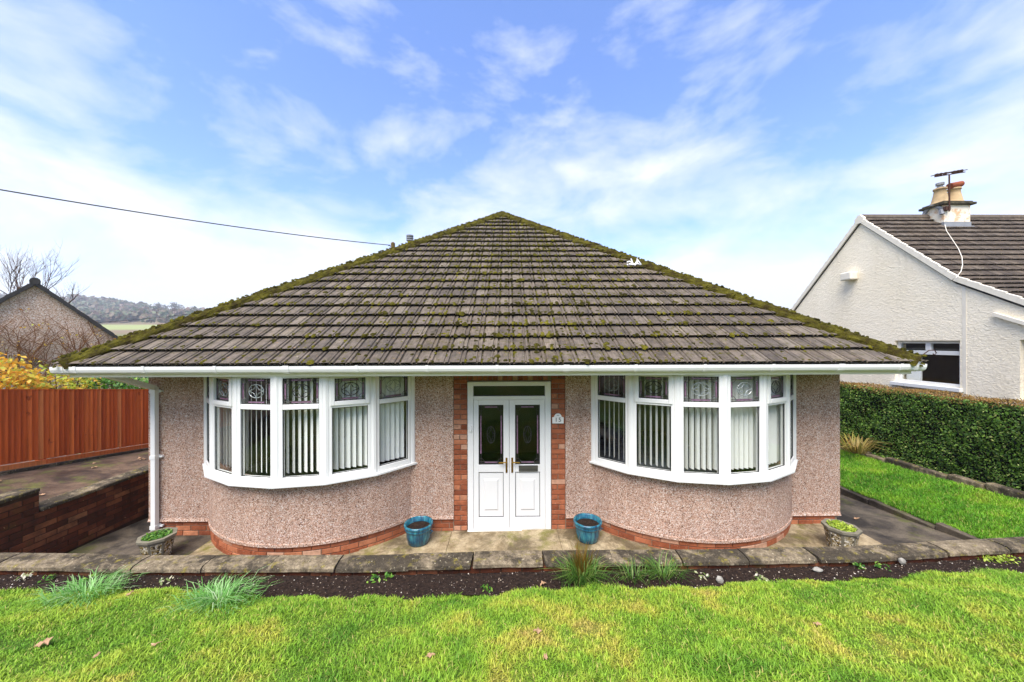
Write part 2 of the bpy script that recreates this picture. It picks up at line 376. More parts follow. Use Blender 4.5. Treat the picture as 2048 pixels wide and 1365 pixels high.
M['tuft2'] = leafy('dark_blade', [(0, '#35561d'), (.5, '#557f2c'), (.85, '#7d9a45'), (1, '#b3b070')], .4)
M['rusty_blade'] = leafy('rusty_blade', [(0, '#5d4a18'), (.5, '#7d6a20'), (1, '#8a5a24')], .4)
M['straw'] = leafy('straw_blade', [(0, '#7d6a3a'), (.4, '#a89455'), (.7, '#8f8a3a'), (1, '#8a4a2a')], .35)
M['dead'] = leafy('dead_leaf', [(0, '#8a5a3a'), (.5, '#b08a66'), (1, '#c9a886')], .2)
M['bark'] = plain('bare_twig', '#6d5140', .9, .1, .4, 20); M['vine'] = plain('vine_stem', '#96663f', .9, .1, .4, 12)
def soil_mat():
    m = Mat('dark_soil', .95, .15); c = m.mix(m.ramp(m.noise(30, 6, .7), [(.35, 0.0), (.7, 1.0)]), '#1c1411', '#46362b'); m.color(c); m.bump(m.noise(55, 6, .75), 1.0, .03); return m.m
M['soil'] = soil_mat()
M['pebbles'] = leafy('pebble', [(0, '#4a3a30'), (.5, '#7d6a58'), (.85, '#b5a48e'), (1, '#d8cfc0')], 0)
M['rock'] = plain('pale_rock', '#b9b3a6', .9, .2, .4, 22)
def glaze():
    m = Mat('turquoise_glaze', .12, .6); g = m.noise(1.0, 5, .6, m.scaled((22, 22, 5)))
    c = m.ramp(g, [(.3, '#0b2f45'), (.44, '#164f66'), (.58, '#2a6f7c'), (.74, '#4a918f')]); m.color(c); return m.m
M['glaze'] = glaze()
M['pebble_panel'] = pebbledash('pebble_panel', [(0, '#4a4030'), (.2, '#8a7442'), (.4, '#a89a78'), (.65, '#c9bfa6'), (.88, '#e3ddcc')], 55)
M['planter'] = plain('grey_cast_stone', '#8d8672', .92, .2, .35, 16)
def hill_mat():
    m = Mat('hillside_ground', .95, .1); c = m.ramp(m.noise(.02, 5, .6), [(.35, '#6a5a48'), (.5, '#7d6a55'), (.65, '#6f6e48')])
    sp = m.N('ShaderNodeSeparateXYZ'); m.l.new(m.P(), sp.inputs[0])
    c = m.mix(m.ramp(m.math('MULTIPLY', sp.outputs[1], .005), [(.6, 0.0), (.66, 1.0), (.84, 1.0), (.88, 0.0)], 'LINEAR'), c, '#8f9560')
    m.color(c); return m.m
M['hill'] = hill_mat()
M['wood'] = leafy('woodland_leaf', [(0, '#3d4a30'), (.3, '#4f5c3c'), (.55, '#665344'), (.8, '#735e4c'), (1, '#5a6640')], .1)
M['asphalt'] = plain('asphalt', '#3c3c3d', .9, .2, .3, 15)
M['wire'] = plain('black_wire', '#1c1c1e', .6); M['pole'] = plain('timber_pole', '#7d6a3f', .9, .1, .4)
M['white_scrap'] = plain('white_plastic', '#f0eff0', .4, .4, .05)

# ------------------------------------------------------------------ ground, path, lawns
def nz(x, y, s=1.0, a=1.0): return a*noise.noise(Vector((x*s, y*s, 1.7)))
def path_z(x, y):
    z = np.interp(x, [-6, -5, 0, 4.7, 6.1], [-.05, -.025, .005, .06, .10])
    return float(z-(.075*y if y > 0 else .0)+(.09*max(0, x-4.9)*max(0, -y)))
def grid(xs, ys, zf):
    vs = [(x, y, zf(x, y)) for y in ys for x in xs]; n = len(xs)
    return vs, [(j*n+i, j*n+i+1, (j+1)*n+i+1, (j+1)*n+i) for j in range(len(ys)-1) for i in range(n-1)]
def struct(o): o['kind'] = 'structure'; return o
struct(MB().box(-780, 780, -200, 780, -1.2, -.6).build('ground', M['turf']))
def skirted(xs, ys, zf, depth):
    """a sheet with real thickness"""
    vs, fs = grid(xs, ys, zf); n, m_ = len(xs), len(ys); b = MB(); b.add(vs, fs)
    ring = [(i, 0) for i in range(n)]+[(n-1, j) for j in range(1, m_)]+[(i, m_-1) for i in range(n-2, -1, -1)]+[(0, j) for j in range(m_-2, 0, -1)]
    top = [vs[j*n+i] for i, j in ring]; k = len(top)
    b.add(top+[(x, y, z-depth) for x, y, z in top], [(i, k+i, k+(i+1) % k, (i+1) % k) for i in range(k)]); return b
lsp = np.linspace
# the paved front strip, with joints between the concrete bays
def slab(x0, x1, y0, y1, mat, name='paving_slab', dz=0.0, parent=None):
    return skirted(list(lsp(x0, x1, 8)), list(lsp(y0, y1, 8)), lambda x, y: path_z(x, y)+dz+nz(x, y, 2, .004), .5).build(name, mat, parent)
front_path = struct(slab(-4.25, 5.03, -1.25, .05, M['path'], 'front_path'))
left_path = struct(skirted(list(lsp(-6.05, -4.262, 12)), list(lsp(-1.25, 9, 40)), lambda x, y: path_z(x, y)-.012+nz(x, y, 2, .005), .5).build('left_path', M['path_dark']))
right_path = struct(skirted(list(lsp(5.042, 6.06, 10)), list(lsp(-1.25, 9, 40)), lambda x, y: path_z(x, y)-.008+nz(x, y, 2, .005), .5).build('right_path', M['path_dark']))
# door step slab
for a, b in ((-2.0, -.83), (-.822, .72), (.728, 1.9)):
    s_ = skirted(list(lsp(a, b, 6)), list(lsp(-.62, -.0, 6)), lambda x, y: path_z(x, y)+.012+nz(x, y, 3, .004), .1).build('paving_slab', M['path'], front_path)

EX = [-9, -6.2, -5.011, -3.298, -2.435, -1.502, -.701, .115, .967, 1.901, 2.738, 3.593, 4.491, 5.39, 9]
EY = [-1.66, -1.66, -1.668, -1.717, -1.766, -1.842, -1.822, -1.789, -1.74, -1.742, -1.683, -1.637, -1.582, -1.58, -1.5]
def lawn_edge(x): return np.interp(x, EX, EY)+.02*np.sin(np.asarray(x)*9)+.012*np.sin(np.asarray(x)*23+1)
def lawn_z(x, t):
    t = np.asarray(t); base = .40+np.minimum(t, 4.3)*.24
    return base+.012*np.sin(np.asarray(x)*3.1+t*2.2)+.01*np.sin(np.asarray(x)*1.3-t*5.1)-.05*np.exp(-t*18)
xs = list(lsp(-6.1, 9, 150)); ts = list(np.concatenate([lsp(0, 2, 34), lsp(2.2, 7.2, 14)])); b = MB()
vs = [(x, float(lawn_edge(x))-t, float(lawn_z(x, t))) for t in ts for x in xs]; n = len(xs)
b.add(vs, [(j*n+i, (j+1)*n+i, (j+1)*n+i+1, j*n+i+1) for j in range(len(ts)-1) for i in range(n-1)])
b.add([(x, float(lawn_edge(x)), float(lawn_z(x, 0))) for x in xs]+[(x, float(lawn_edge(x))+.02, .2) for x in xs], [(i, i+1, n+i+1, n+i) for i in range(n-1)])
front_lawn = struct(b.build('front_lawn', M['turf'], smooth=True))
struct(MB().box(-40, 40, -15, -8.5, -.6, 1.44).build('road', M['asphalt']))
struct(MB().box(-40, 40, -40, -15, -.6, 1.56).build('far_verge', M['turf']))
# front lawn grass
NB = 250000
gx = rng.uniform(-6.05, 6.6, NB); gt = rng.uniform(-.02, 1.75, NB)
keep = np.abs(gx) < 6.3-gt*1.55; gx, gt = gx[keep], gt[keep]; k = len(gx)
P = np.stack([gx, lawn_edge(gx)-gt, lawn_z(gx, np.maximum(gt, 0))-.004], 1)
patch = np.sin(gx*2.1+1.3*np.sin(gt*4))*np.sin(gt*5.3+gx)+.6*np.sin(gx*7.7+gt*9)
h = .018*(1+.4*patch)*rng.uniform(.5, 1.7, k)+.006
g = fast('lawn_grass', *blades(P, h, rng.uniform(.0018, .0042, k), rng.uniform(.2, 1.3, k)), M['grass'], off=(0, -2.2, .5))
tag(g, 'bright mossy lawn grass sloping down to the flower bed', 'grass', kind='stuff')
# flower bed
b = MB(); ys_ = lsp(0, 1, 14)
def bed_pt(x, s):
    y0 = float(np.interp(x, [-6, -1.6, 0, 3.8, 5.8, 9], [-1.40, -1.49, -1.46, -1.42, -1.29, -1.1])); y1 = float(lawn_edge(x))-.03
    return (x, y0+(y1-y0)*s, .355+.03*s+nz(x, s*.4, 9, .012)+nz(x, s, 30, .008))
xs = list(lsp(-6, 9, 420)); n = len(xs)
b.add([bed_pt(x, s) for s in ys_ for x in xs], [(j*n+i, (j+1)*n+i, (j+1)*n+i+1, j*n+i+1) for j in range(13) for i in range(n-1)])
b.build('flower_bed', M['soil'], smooth=True)['kind'] = 'structure'
V, Fc = [], []
for i in range(2000):
    x = random.uniform(-5.6, 6.2); p = Vector(bed_pt(x, random.random())); r = random.choice([.003, .004, .005, .006, .008, .011]); k = len(V)
    q = Matrix.Rotation(random.random()*6, 3, 'Z')
    for d in ((1, 0, 0), (0, .7, 0), (-1, 0, 0), (0, -.7, 0), (0, 0, .6), (0, 0, -.6)): V.append(p+q @ Vector(d)*r*random.uniform(.7, 1.2))
    for a, c in ((0, 1), (1, 2), (2, 3), (3, 0)): Fc += [(k+a, k+c, k+4), (k+c, k+a, k+5)]
tag(fast('soil_pebbles', V, Fc, M['pebbles'], off=(0, -1.55, .37)), 'small pale stones scattered over the dark flower bed soil', 'pebbles', kind='stuff')

# right lawn between path and hedge
def rl_z(x, y): return .10+.09*(x-6.06)+ .11*(x-6.06)*1.0-.07*y*(y > 0)*.6-.08*y*(y < 0)+.05+.01*np.sin(x*6+y*3)
rl = struct(skirted(list(lsp(6.17, 7.52, 16)), list(lsp(-1.2, 9, 60)), lambda x, y: float(rl_z(x, y)), .5).build('side_lawn', M['turf'], smooth=False))
k = 90000
gx = rng.uniform(6.13, 7.5, k); gy = -1.15+7.2*rng.uniform(0, 1, k)**1.3
P = np.stack([gx, gy, rl_z(gx, gy)-.004], 1)
g = fast('side_lawn_grass', *blades(P, rng.uniform(.02, .06, k), rng.uniform(.0022, .004, k), rng.uniform(.2, 1.0, k)), M['grass2'], off=(6.8, 1, .3))
tag(g, 'green grass strip between the side path and the tall hedge', 'grass', kind='stuff')
kerb = MB()
for i in range(10):
    y0 = -1.2+i*.92; zt = float(rl_z(6.1, y0+.45))+.005
    kerb.box(6.062, 6.165, y0, y0+.905, -.5, zt)
struct(kerb.build('path_kerb', M['path_dark'], bevel=.012))
struct(MB().box(7.62, 9.6, -1.2, 9, -.6, .34).build('hedge_bank', M['soil']))

# ------------------------------------------------------------------ the bungalow
bung = thing('bungalow', (0, 0, 0), 'pink pebbledash bungalow with two white bow windows and mossy hipped roof', 'bungalow')
XL, XR, SOF = -5.25, 4.983, 2.39
BAYS = [(-2.905, 'left'), (2.775, 'right')]
def arc(c, half, sag, n):
    r = (half*half+sag*sag)/(2*sag); a = math.asin(half/r)
    return [(c+r*math.sin(-a+2*a*i/n), -sag+r-r*math.cos(-a+2*a*i/n)) for i in range(n+1)]
DB = .205       # bottom edge of the dash
w = MB()
segs = [(XL, BAYS[0][0]-1.475), (BAYS[0][0]+1.475, -.802), (.857, BAYS[1][0]-1.475), (BAYS[1][0]+1.475, XR)]
for a, c in segs: MB().box(a, c, 0, .24, DB, SOF).build('front_wall', M['dash'], bung)
w = MB(); w.box(XL, XL+.24, .2405, 10, DB, SOF); w.box(XR-.24, XR, .2405, 10, DB, SOF); w.box(XL+.241, XR-.241, 9.76, 10, DB, SOF)
w.build('side_wall', M['dash'], bung)
for a, c in segs: MB().prism([(-.022, DB-.012), (.02, DB-.012), (.02, DB+.03), (-.003, DB+.03)], a, c, 'x').build('drip_edge', M['dash'], bung)
w = MB(); w.box(XL+.03, -.60, .022, .3, -.5, DB); w.box(.645, XR-.03, .022, .3, -.5, DB)
w.box(-.80, -.596, .022, .3, DB+.001, SOF); w.box(.645, .856, .022, .3, DB+.001, SOF); w.box(-.5955, .6445, .022, .3, 2.225, SOF)
w.box(XL+.03, XL+.28, .3005, 9.9, -.5, DB); w.box(XR-.28, XR-.03, .3005, 9.9, -.5, DB); w.box(-.596, .645, .03, .3, -.4, .0)
mort = w.build('mortar_backing', M['mortar'], bung)
# bricks, one object each
BR = {}
def brick_mesh(l, h, d=.05):
    key = (round(l, 3), round(h, 3), d, random.randrange(3))
    if key not in BR:
        j = lambda: random.uniform(-.0025, .0025)
        bv = .005; x, z = l/2, h/2
        vs = [(-x, d, -z), (x, d, -z), (x, d, z), (-x, d, z), (-x+j(), bv, -z), (x+j(), bv, -z), (x, bv, z+j()), (-x, bv, z+j()),
              (-x+bv+j(), j(), -z+bv), (x-bv+j(), j(), -z+bv+j()), (x-bv, j(), z-bv+j()), (-x+bv, j(), z-bv)]
        fs = [(0, 3, 2, 1)]
        for i in range(4):
            k = (i+1) % 4; fs += [(i, k, 4+k, 4+i), (4+i, 4+k, 8+k, 8+i)]
        fs.append((8, 9, 10, 11)); me = bpy.data.meshes.new('brick'); me.from_pydata(vs, [], fs); BR[key] = me
    return BR[key]
def brick(c, l, h, parent, mat, rz=0, d=.05):
    me = brick_mesh(l, h, d)
    if mat is not M['brick']:
        key = (me.name, mat.name)
        if key not in BR: BR[key] = me.copy(); BR[key].materials.clear()
        me = BR[key]
    return inst('brick', me, mat, parent, Matrix.Translation(c) @ Matrix.Rotation(rz, 4, 'Z'))
for x0, x1 in ((-.802, -.598), (.647, .857)):           # piers beside the door
    z = DB-.2+.0; i = 0
    while z < SOF-.02:
        zc = z+.0375
        if i % 2: brick(((x0+x1)/2, .008+random.uniform(-.003, .003), zc), x1-x0-.008, .066, bung, M['brick'])
        else:
            m_ = (x0+x1)/2+random.uniform(-.012, .012)
            brick(((x0+m_)/2, .008, zc), m_-x0-.011, .066, bung, M['brick']); brick(((m_+x1)/2, .008, zc), x1-m_-.011, .066, bung, M['brick'])
        z += .075; i += 1
x = -.592
while x < .60:                                           # soldier course over the door
    brick((x+.0365, .009, 2.31), .064, .16, bung, M['brick']); x += .0745
def plinth(x0, x1, ztop, rows):
    for r_ in range(rows):
        zc = ztop-.0375-r_*.075; x = x0-(.11 if r_ % 2 else 0)
        while x < x1-.02:
            a, c = max(x, x0), min(x+.225, x1)
            if c-a > .04: brick(((a+c)/2, .012+random.uniform(-.002, .002), zc), c-a-.01, .065, bung, M['brick'])
            x += .225
plinth(XL+.03, BAYS[0][0]-1.47, DB-.012, 3); plinth(BAYS[0][0]+1.47, -.806, DB-.012, 3)
plinth(.861, BAYS[1][0]-1.47, DB-.012, 3); plinth(BAYS[1][0]+1.47, XR-.03, DB-.012, 3)

def arc_frame(c, half, sag, s):
    """point, angle on a circular bow at arc length s from its left end"""
    r = (half*half+sag*sag)/(2*sag); a = math.asin(half/r); t = -a+s/r
    return Vector((c+r*math.sin(t), -sag+r-r*math.cos(t), 0)), t, 2*a*r
def motif(c0, t, nrm, x0, x1, z0, z1, parent, ell=(.1, .09), diamond=True):
    """leaded border, corner arcs and bevelled oval with a diamond; c0 + t*u is the pane plane"""
    T = Vector((t.x, t.y, 0)); Nn = Vector((nrm.x, nrm.y, 0)); off = .012
    def pt(u, z): return Vector((c0.x, c0.y, 0))+T*u+Nn*off+Vector((0, 0, z))
    lead, pur = MB(), MB(); e = .03
    xm, zm = (x0+x1)/2, (z0+z1)/2; ex, ez = min(ell[0], (x1-x0)*.33), min(ell[1], (z1-z0)*.34)
    ring = [pt(xm+ex*math.cos(a), zm+ez*math.sin(a)) for a in lsp(0, 2*math.pi, 29)]
    bev = MB(); bev.tube(ring, .0055, 4)
    if diamond:
        q = [(ex, 0), (0, ez), (-ex, 0), (0, -ez), (ex, 0)]
        for (a, b_), (c_, d_) in zip(q, q[1:]):
            bev.tube([pt(xm+(a+(c_-a)*s)*(1-.35*math.sin(math.pi*s)), zm+(b_+(d_-b_)*s)*(1-.35*math.sin(math.pi*s))) for s in lsp(0, 1, 6)], .004, 4)
    bev.build('bevelled_oval', M['bevel'] if random.random() < .5 else M['lead'], parent)
    def bar(u0, u1, za, zb, m):
        m.add([pt(u0, za), pt(u1, za), pt(u1, zb), pt(u0, zb)]+[pt(u0, za)-Nn*.006, pt(u1, za)-Nn*.006, pt(u1, zb)-Nn*.006, pt(u0, zb)-Nn*.006],
              [(0, 1, 2, 3), (7, 6, 5, 4), (0, 4, 5, 1), (1, 5, 6, 2), (2, 6, 7, 3), (3, 7, 4, 0)])
    wv = (x1-x0); hv = (z1-z0); k = .2
    bar(x0+.012, x0+.028, z0+hv*.16+.01, z1-hv*.16-.01, pur); bar(x1-.028, x1-.012, z0+hv*.16+.01, z1-hv*.16-.01, pur)
    bar(x0+wv*k+.01, x1-wv*k-.01, z0+.012, z0+.028, pur); bar(x0+wv*k+.01, x1-wv*k-.01, z1-.028, z1-.012, pur)
    pur.build('mauve_strip', M['purple'], parent)
    for u in (x0+.009, x0+.031, x1-.031, x1-.009): lead.tube([pt(u, z0), pt(u, z1)], .0028, 4)
    for z in (z0+.009, z0+.031, z1-.031, z1-.009): lead.tube([pt(x0, z), pt(x1, z)], .0028, 4)
    rc = min(.07, wv*.2)
    for (cu, cz, a0) in ((x0+.01, z0+.01, 0), (x1-.01, z0+.01, 90), (x1-.01, z1-.01, 180), (x0+.01, z1-.01, 270)):
        lead.tube([pt(cu+rc*math.cos(R(a0+a)), cz+rc*math.sin(R(a0+a))) for a in lsp(0, 90, 7)], .0028, 4)
    lead.build('leading', M['lead'], parent)

def bay(c, rel):
    half, sag = 1.475, .69
    MB().strip(arc(c, half, sag, 40), DB, 1.01, .2).build('bay_wall', M['dash'], bung, smooth=False)
    MB().strip(arc(c, half+.012, sag+.014, 40), DB-.012, DB+.025, .04).build('drip_edge', M['dash'], bung)
    MB().strip(arc(c, half-.034, sag-.03, 40), -.5, DB-.001, .2).build('mortar_backing', M['mortar'], bung)
    L = arc_frame(c, half-.022, sag-.018, 0)[2]
    for r_ in range(3):
        s = -(.11 if r_ % 2 else 0)
        while s < L-.02:
            a, d = max(s, 0), min(s+.225, L)
            if d-a > .05:
                p, t, _ = arc_frame(c, half-.022, sag-.018, (a+d)/2); zc = DB-.05-r_*.075
                brick((p.x, p.y, zc), d-a-.01, .065, bung, M['brick'], t)
            s += .225
    # the white window
    win = MB(); sp_o = arc(c, 1.57, .845, 6); sp_i = arc(c, 1.40, .60, 6)
    def sheet(po, pi, z0, z1, mb):
        n = len(po); vs = [(x, y, z) for pts in (po, pi) for z in (z0, z1) for x, y in pts]
        fs = []
        for i in range(n-1):
            a, b_, cc, d = i, n+i, 2*n+i, 3*n+i
            fs += [(a, a+1, b_+1, b_), (b_, b_+1, d+1, d), (cc+1, cc, d, d+1), (a+1, a, cc, cc+1)]
        fs += [(0, n, 3*n, 2*n), (n-1, 3*n-1, 4*n-1, 2*n-1)]
        mb.add(vs, fs)
    sheet(sp_o, sp_i, 1.0, 1.035, win)
    sill = win.build('bay_window', M['upvc'], bung, bevel=.008)
    sill['label'] = 'white bow window with six leaded top lights and sill'
    fp = arc(c, 1.49, .735, 6)
    posts = []
    for i, p in enumerate(fp):
        MB().lathe([(.0, 1.0355), (.052, 1.0355), (.052, 2.385), (0, 2.385)], (p[0], p[1]+.012, 0), 10).build('corner_post', M['upvc'], sill, smooth=False)
    for i in range(6):
        p0, p1 = Vector(fp[i]), Vector(fp[i+1]); t = (p1-p0); wd = t.length; t.normalize(); nr = Vector((t.y, -t.x))
        Mx = Matrix(((t.x, -nr.x, 0, p0.x), (t.y, -nr.y, 0, p0.y), (0, 0, 1, 0), (0, 0, 0, 1)))    # local x along, y inwards
        f = MB(); d0, d1 = -.03, .04
        f.box(.03, .072, d0, d1, 1.036, 2.386, Mx); f.box(wd-.072, wd-.03, d0, d1, 1.036, 2.386, Mx)
        f.box(.0725, wd-.0725, d0, d1, 1.036, 1.10, Mx); f.box(.0725, wd-.0725, d0, d1, 1.955, 2.02, Mx); f.box(.0725, wd-.0725, d0, d1, 2.352, 2.386, Mx)
        f.build('window_frame', M['upvc'], sill, bevel=.006)
        gk = MB(); q = .006
        def gasket(u0, u1, z0, z1, y):
            gk.box(u0, u0+q, y, y+.012, z0, z1, Mx); gk.box(u1-q, u1, y, y+.012, z0, z1, Mx); gk.box(u0+q, u1-q, y, y+.012, z0, z0+q, Mx); gk.box(u0+q, u1-q, y, y+.012, z1-q, z1, Mx)
        gasket(.0727, wd-.0727, 1.1003, 1.9547, -.012)
        MB().box(.073, wd-.073, .002, .008, 1.1, 1.955, Mx).build('pane', M['glass'], sill)
        u0, u1, z0, z1 = .0727, wd-.0727, 2.0203, 2.3517
        if i in (1, 4):                                   # opening top lights have their own sash
            s = MB(); a, e_ = .05, .052
            s.box(a, a+e_, -.048, -.005, 1.985, 2.383, Mx); s.box(wd-a-e_, wd-a, -.048, -.005, 1.985, 2.383, Mx)
            s.box(a+e_, wd-a-e_, -.048, -.005, 1.985, 2.04, Mx); s.box(a+e_, wd-a-e_, -.048, -.005, 2.335, 2.383, Mx)
            s.build('opening_sash', M['upvc'], sill, bevel=.006)
            u0, u1, z0, z1 = a+e_, wd-a-e_, 2.04, 2.335
        gasket(u0, u1, z0, z1, -.012)
        MB().box(u0, u1, .002, .008, z0, z1, Mx).build('pane', M['glass'], sill)
        gk.build('gasket', M['gasket'], sill)
        motif(p0, t, nr, u0+.006, u1-.006, z0+.006, z1-.006, sill, (.105, .085))
    # vertical blind hanging inside
    bl = thing('vertical_blind', (c, -.2, 1.1), 'pale vertical slat blind hanging inside the bow window %s' % ('beside the downpipe' if c < 0 else 'beside the side path and hedge'), 'blind', 'blinds in the bow windows')
    ip = arc(c, 1.36, .615, 6); sl = bpy.data.meshes.new('slat')
    sl.from_pydata([(-.0445, 0, 0), (0, .006, 0), (.0445, 0, 0), (-.0445, 0, 1.23), (0, .006, 1.23), (.0445, 0, 1.23), (-.0445, -.0015, 0), (0, .0045, 0), (.0445, -.0015, 0), (-.0445, -.0015, 1.23), (0, .0045, 1.23), (.0445, -.0015, 1.23)], [],
                   [(1, 0, 3, 4), (2, 1, 4, 5), (6, 7, 10, 9), (7, 8, 11, 10), (0, 6, 9, 3), (8, 2, 5, 11), (0, 1, 7, 6), (1, 2, 8, 7), (4, 3, 9, 10), (5, 4, 10, 11)])
    sl.materials.append(M['slat']); MB().strip(ip, 2.34, 2.38, .03).build('head_rail', M['upvc'], bl)
    for i in range(6):
        p0, p1 = Vector(ip[i]), Vector(ip[i+1]); t = p1-p0; k = int(t.length/.07)
        for j in range(k):
            p = p0+t*((j+.5)/k); ang = math.atan2(t.y, t.x)+R(rel)+random.uniform(-.06, .06)
            inst('slat', sl, None, bl, Matrix.Translation((p.x, p.y+.02, 1.108)) @ Matrix.Rotation(ang, 4, 'Z'))
bay(BAYS[0][0], 134); bay(BAYS[1][0], 108)

# rooms behind the glass
room = MB()
for a, c in ((XL+.25, -1.0), (1.05, XR-.25)):
    room.box(a, c, 3.6, 3.7, .1, 2.5); room.box(a, a+.02, .3, 3.6, .1, 2.5); room.box(c-.02, c, .3, 3.6, .1, 2.5)
room.box(-.99, 1.04, 3.2, 3.3, .0, 2.5)
room.build('inner_wall', M['room'], bung)
fl = MB(); fl.box(XL+.25, XR-.25, .31, 3.7, -.3, .14)
for c, _ in BAYS: fl.prism([(x, y+.21) for x, y in arc(c, 1.27, .48, 16)]+[(c+1.27, .305), (c-1.27, .305)], -.3, .139, 'z')
fl.build('inner_floor', M['carpet'], bung)
# the ceiling and soffit
sf = MB(); sf.box(XL-.16, XR+.16, -.755, .0, SOF+.001, SOF+.02); sf.box(XL-.16, XL, .001, 10, SOF+.001, SOF+.02); sf.box(XR, XR+.16, .001, 10, SOF+.001, SOF+.02)
sf.build('soffit', M['soffit'], bung)
MB().box(XL, XR, .001, 10, SOF+.03, SOF+.06).build('ceiling', M['room'], bung)
fa = MB(); fa.box(XL-.18, XR+.18, -.775, -.756, SOF-.012, 2.53); fa.box(XL-.18, XL-.161, -.7555, 10, SOF-.012, 2.53); fa.box(XR+.161, XR+.18, -.7555, 10, SOF-.012, 2.53)
fa.build('fascia', M['fascia'], bung)
def gprof(s=1): return [(0, 2.425), (-.062*s, 2.425), (-.088*s, 2.445), (-.1*s, 2.475), (-.103*s, 2.512), (-.096*s, 2.514), (-.092*s, 2.478), (-.078*s, 2.452), (-.06*s, 2.437), (-.006*s, 2.437), (-.006*s, 2.512), (0, 2.512)]
GX0, GX1 = -5.545, 5.245
gt_ = MB(); gt_.prism([(y-.776, z) for y, z in gprof()], GX0, GX1, 'x')
for xx, s in ((XL-.181, 1), (XR+.181, -1)):
    gt_.prism([(z, xx+y*s) for y, z in gprof()], -.77, 10, 'y')
gut = gt_.build('gutter', M['upvc'], bung)
for i, x in enumerate([-5.42, -5.25]+list(np.arange(-4.43, 5.0, .86))+[4.93, 5.13]):
    wdt = .035 if i % 4 else .075
    MB().prism([(y*1.07-.7745, 2.47+(z-2.47)*1.13) for y, z in gprof()], x-wdt/2, x+wdt/2, 'x').build('gutter_bracket', M['upvc'], gut)
# downpipe: square section with a swan neck
dp = MB(); a = .033
dpx = -5.11
dp.box(dpx-a, dpx+a, -.085, -.019, .02, 2.165)
dp.add([(dpx+sx_*a, y+dy, z+dz) for (y, z) in ((-.72, 2.42), (-.052, 2.15)) for (sx_, dy, dz) in ((-1, -.013, -.031), (1, -.013, -.031), (1, .013, .031), (-1, .013, .031))],
       [(0, 1, 2, 3), (7, 6, 5, 4), (0, 4, 5, 1), (1, 5, 6, 2), (2, 6, 7, 3), (3, 7, 4, 0)])
dpo = dp.build('downpipe', M['upvc'], bung, bevel=.006)
for z in (.14, 1.15, 2.10): MB().box(dpx-a-.006, dpx+a+.006, -.091, -.0005, z-.025, z+.025).box(dpx+a+.0061, dpx+.085, -.03, -.0005, z-.012, z+.012).build('pipe_clip', M['upvc'], dpo)

# front door
DX0, DX1 = -.593, .640
dm = .5*(DX0+DX1)
f = MB(); y0, y1 = -.004, .066
f.box(DX0, DX0+.085, y0, y1, .02, 2.214); f.box(DX1-.085, DX1, y0, y1, .02, 2.214); f.box(DX0+.0855, DX1-.0855, y0, y1, 2.15, 2.214); f.box(DX0+.0855, DX1-.0855, y0, y1, 1.945, 2.0); f.box(DX0-.005, DX1+.005, -.03, y1, -.01, .0195)
door = f.build('front_door', M['upvc'], bung, bevel=.006)
door['label'] = 'white double door with leaded dark glass and fanlight'
MB().box(DX0+.09, DX1-.09, .03, .036, 1.995, 2.155).build('fanlight_pane', M['glass_dark'], door)
fg = MB(); fg.box(DX0+.0856, DX1-.0856, .022, .032, 2.0, 2.006); fg.box(DX0+.0856, DX1-.0856, .022, .032, 2.144, 2.15); fg.build('gasket', M['gasket'], door)
for x0, x1, s in ((DX0+.087, dm-.002, 1), (dm+.002, DX1-.087, -1)):
    l = MB(); g0, g1 = ((x0+.075, x1-.085) if s > 0 else (x0+.085, x1-.075)); ya, yb = .008, .06
    l.box(x0, g0, ya, yb, .024, 1.942); l.box(g1, x1, ya, yb, .024, 1.942)
    l.box(g0+.0003, g1-.0003, ya, yb, .024, .204); l.box(g0+.0003, g1-.0003, ya, yb, .87, .982); l.box(g0+.0003, g1-.0003, ya, yb, 1.867, 1.942)
    leaf = l.build('door_leaf', M['upvc'], door, bevel=.004)
    pn = MB(); pn.box(g0+.004, g1-.004, .022, .05, .208, .866)
    cx0, cx1, cz0, cz1 = g0+.075, g1-.075, .30, .77
    pn.add([(cx0, .0215, cz0), (cx1, .0215, cz0), (cx1, .0215, cz1), (cx0, .0215, cz1), (cx0+.022, .008, cz0+.022), (cx1-.022, .008, cz0+.022), (cx1-.022, .008, cz1-.022), (cx0+.022, .008, cz1-.022)],
           [(4, 5, 6, 7), (0, 1, 5, 4), (1, 2, 6, 5), (2, 3, 7, 6), (3, 0, 4, 7)])
    pn.build('lower_panel', M['upvc'], door)
    gk = MB(); q = .007
    for z0, z1 in ((.982, 1.867), (.204, .87)):
        gk.box(g0, g0+q, .014, .024, z0, z1); gk.box(g1-q, g1, .014, .024, z0, z1); gk.box(g0+q, g1-q, .014, .024, z0, z0+q); gk.box(g0+q, g1-q, .014, .024, z1-q, z1)
    gk.build('gasket', M['gasket'], door)
    MB().box(g0, g1, .03, .036, .982, 1.867).build('pane', M['glass_dark'], door)
    motif(Vector((0, .03)), Vector((1, 0)), Vector((0, -1)), g0+.012, g1-.012, .994, 1.855, door, (.058, .125))
    hx = x1-.04 if s > 0 else x0+.04
    h_ = MB(); h_.box(hx-.014, hx+.014, -.001, .0078, .865, 1.085); h_.tube([(hx, -.002, 1.03), (hx, -.045, 1.03), (hx-s*.02, -.05, 1.032), (hx-s*.115, -.047, 1.026)], [.009, .009, .009, .007], 8)
    h_.tube([(hx, -.006, .93), (hx, .0, .93)], .009, 8)
    h_.build('handle', M['brass'], door)
lb = MB(); lb.box(.165, .445, -.004, .0075, .885, .968); lb.build('letterbox', M['gasket'], door); MB().box(.17, .44, -.013, -.0042, .918, .964).box(.17, .44, -.012, -.0042, .889, .914).build('letterbox_flap', M['steel'], door)
MB().box(-.567, -.53, -.024, -.0042, 1.475, 1.565).build('door_bell', M['upvc'], door, bevel=.005)
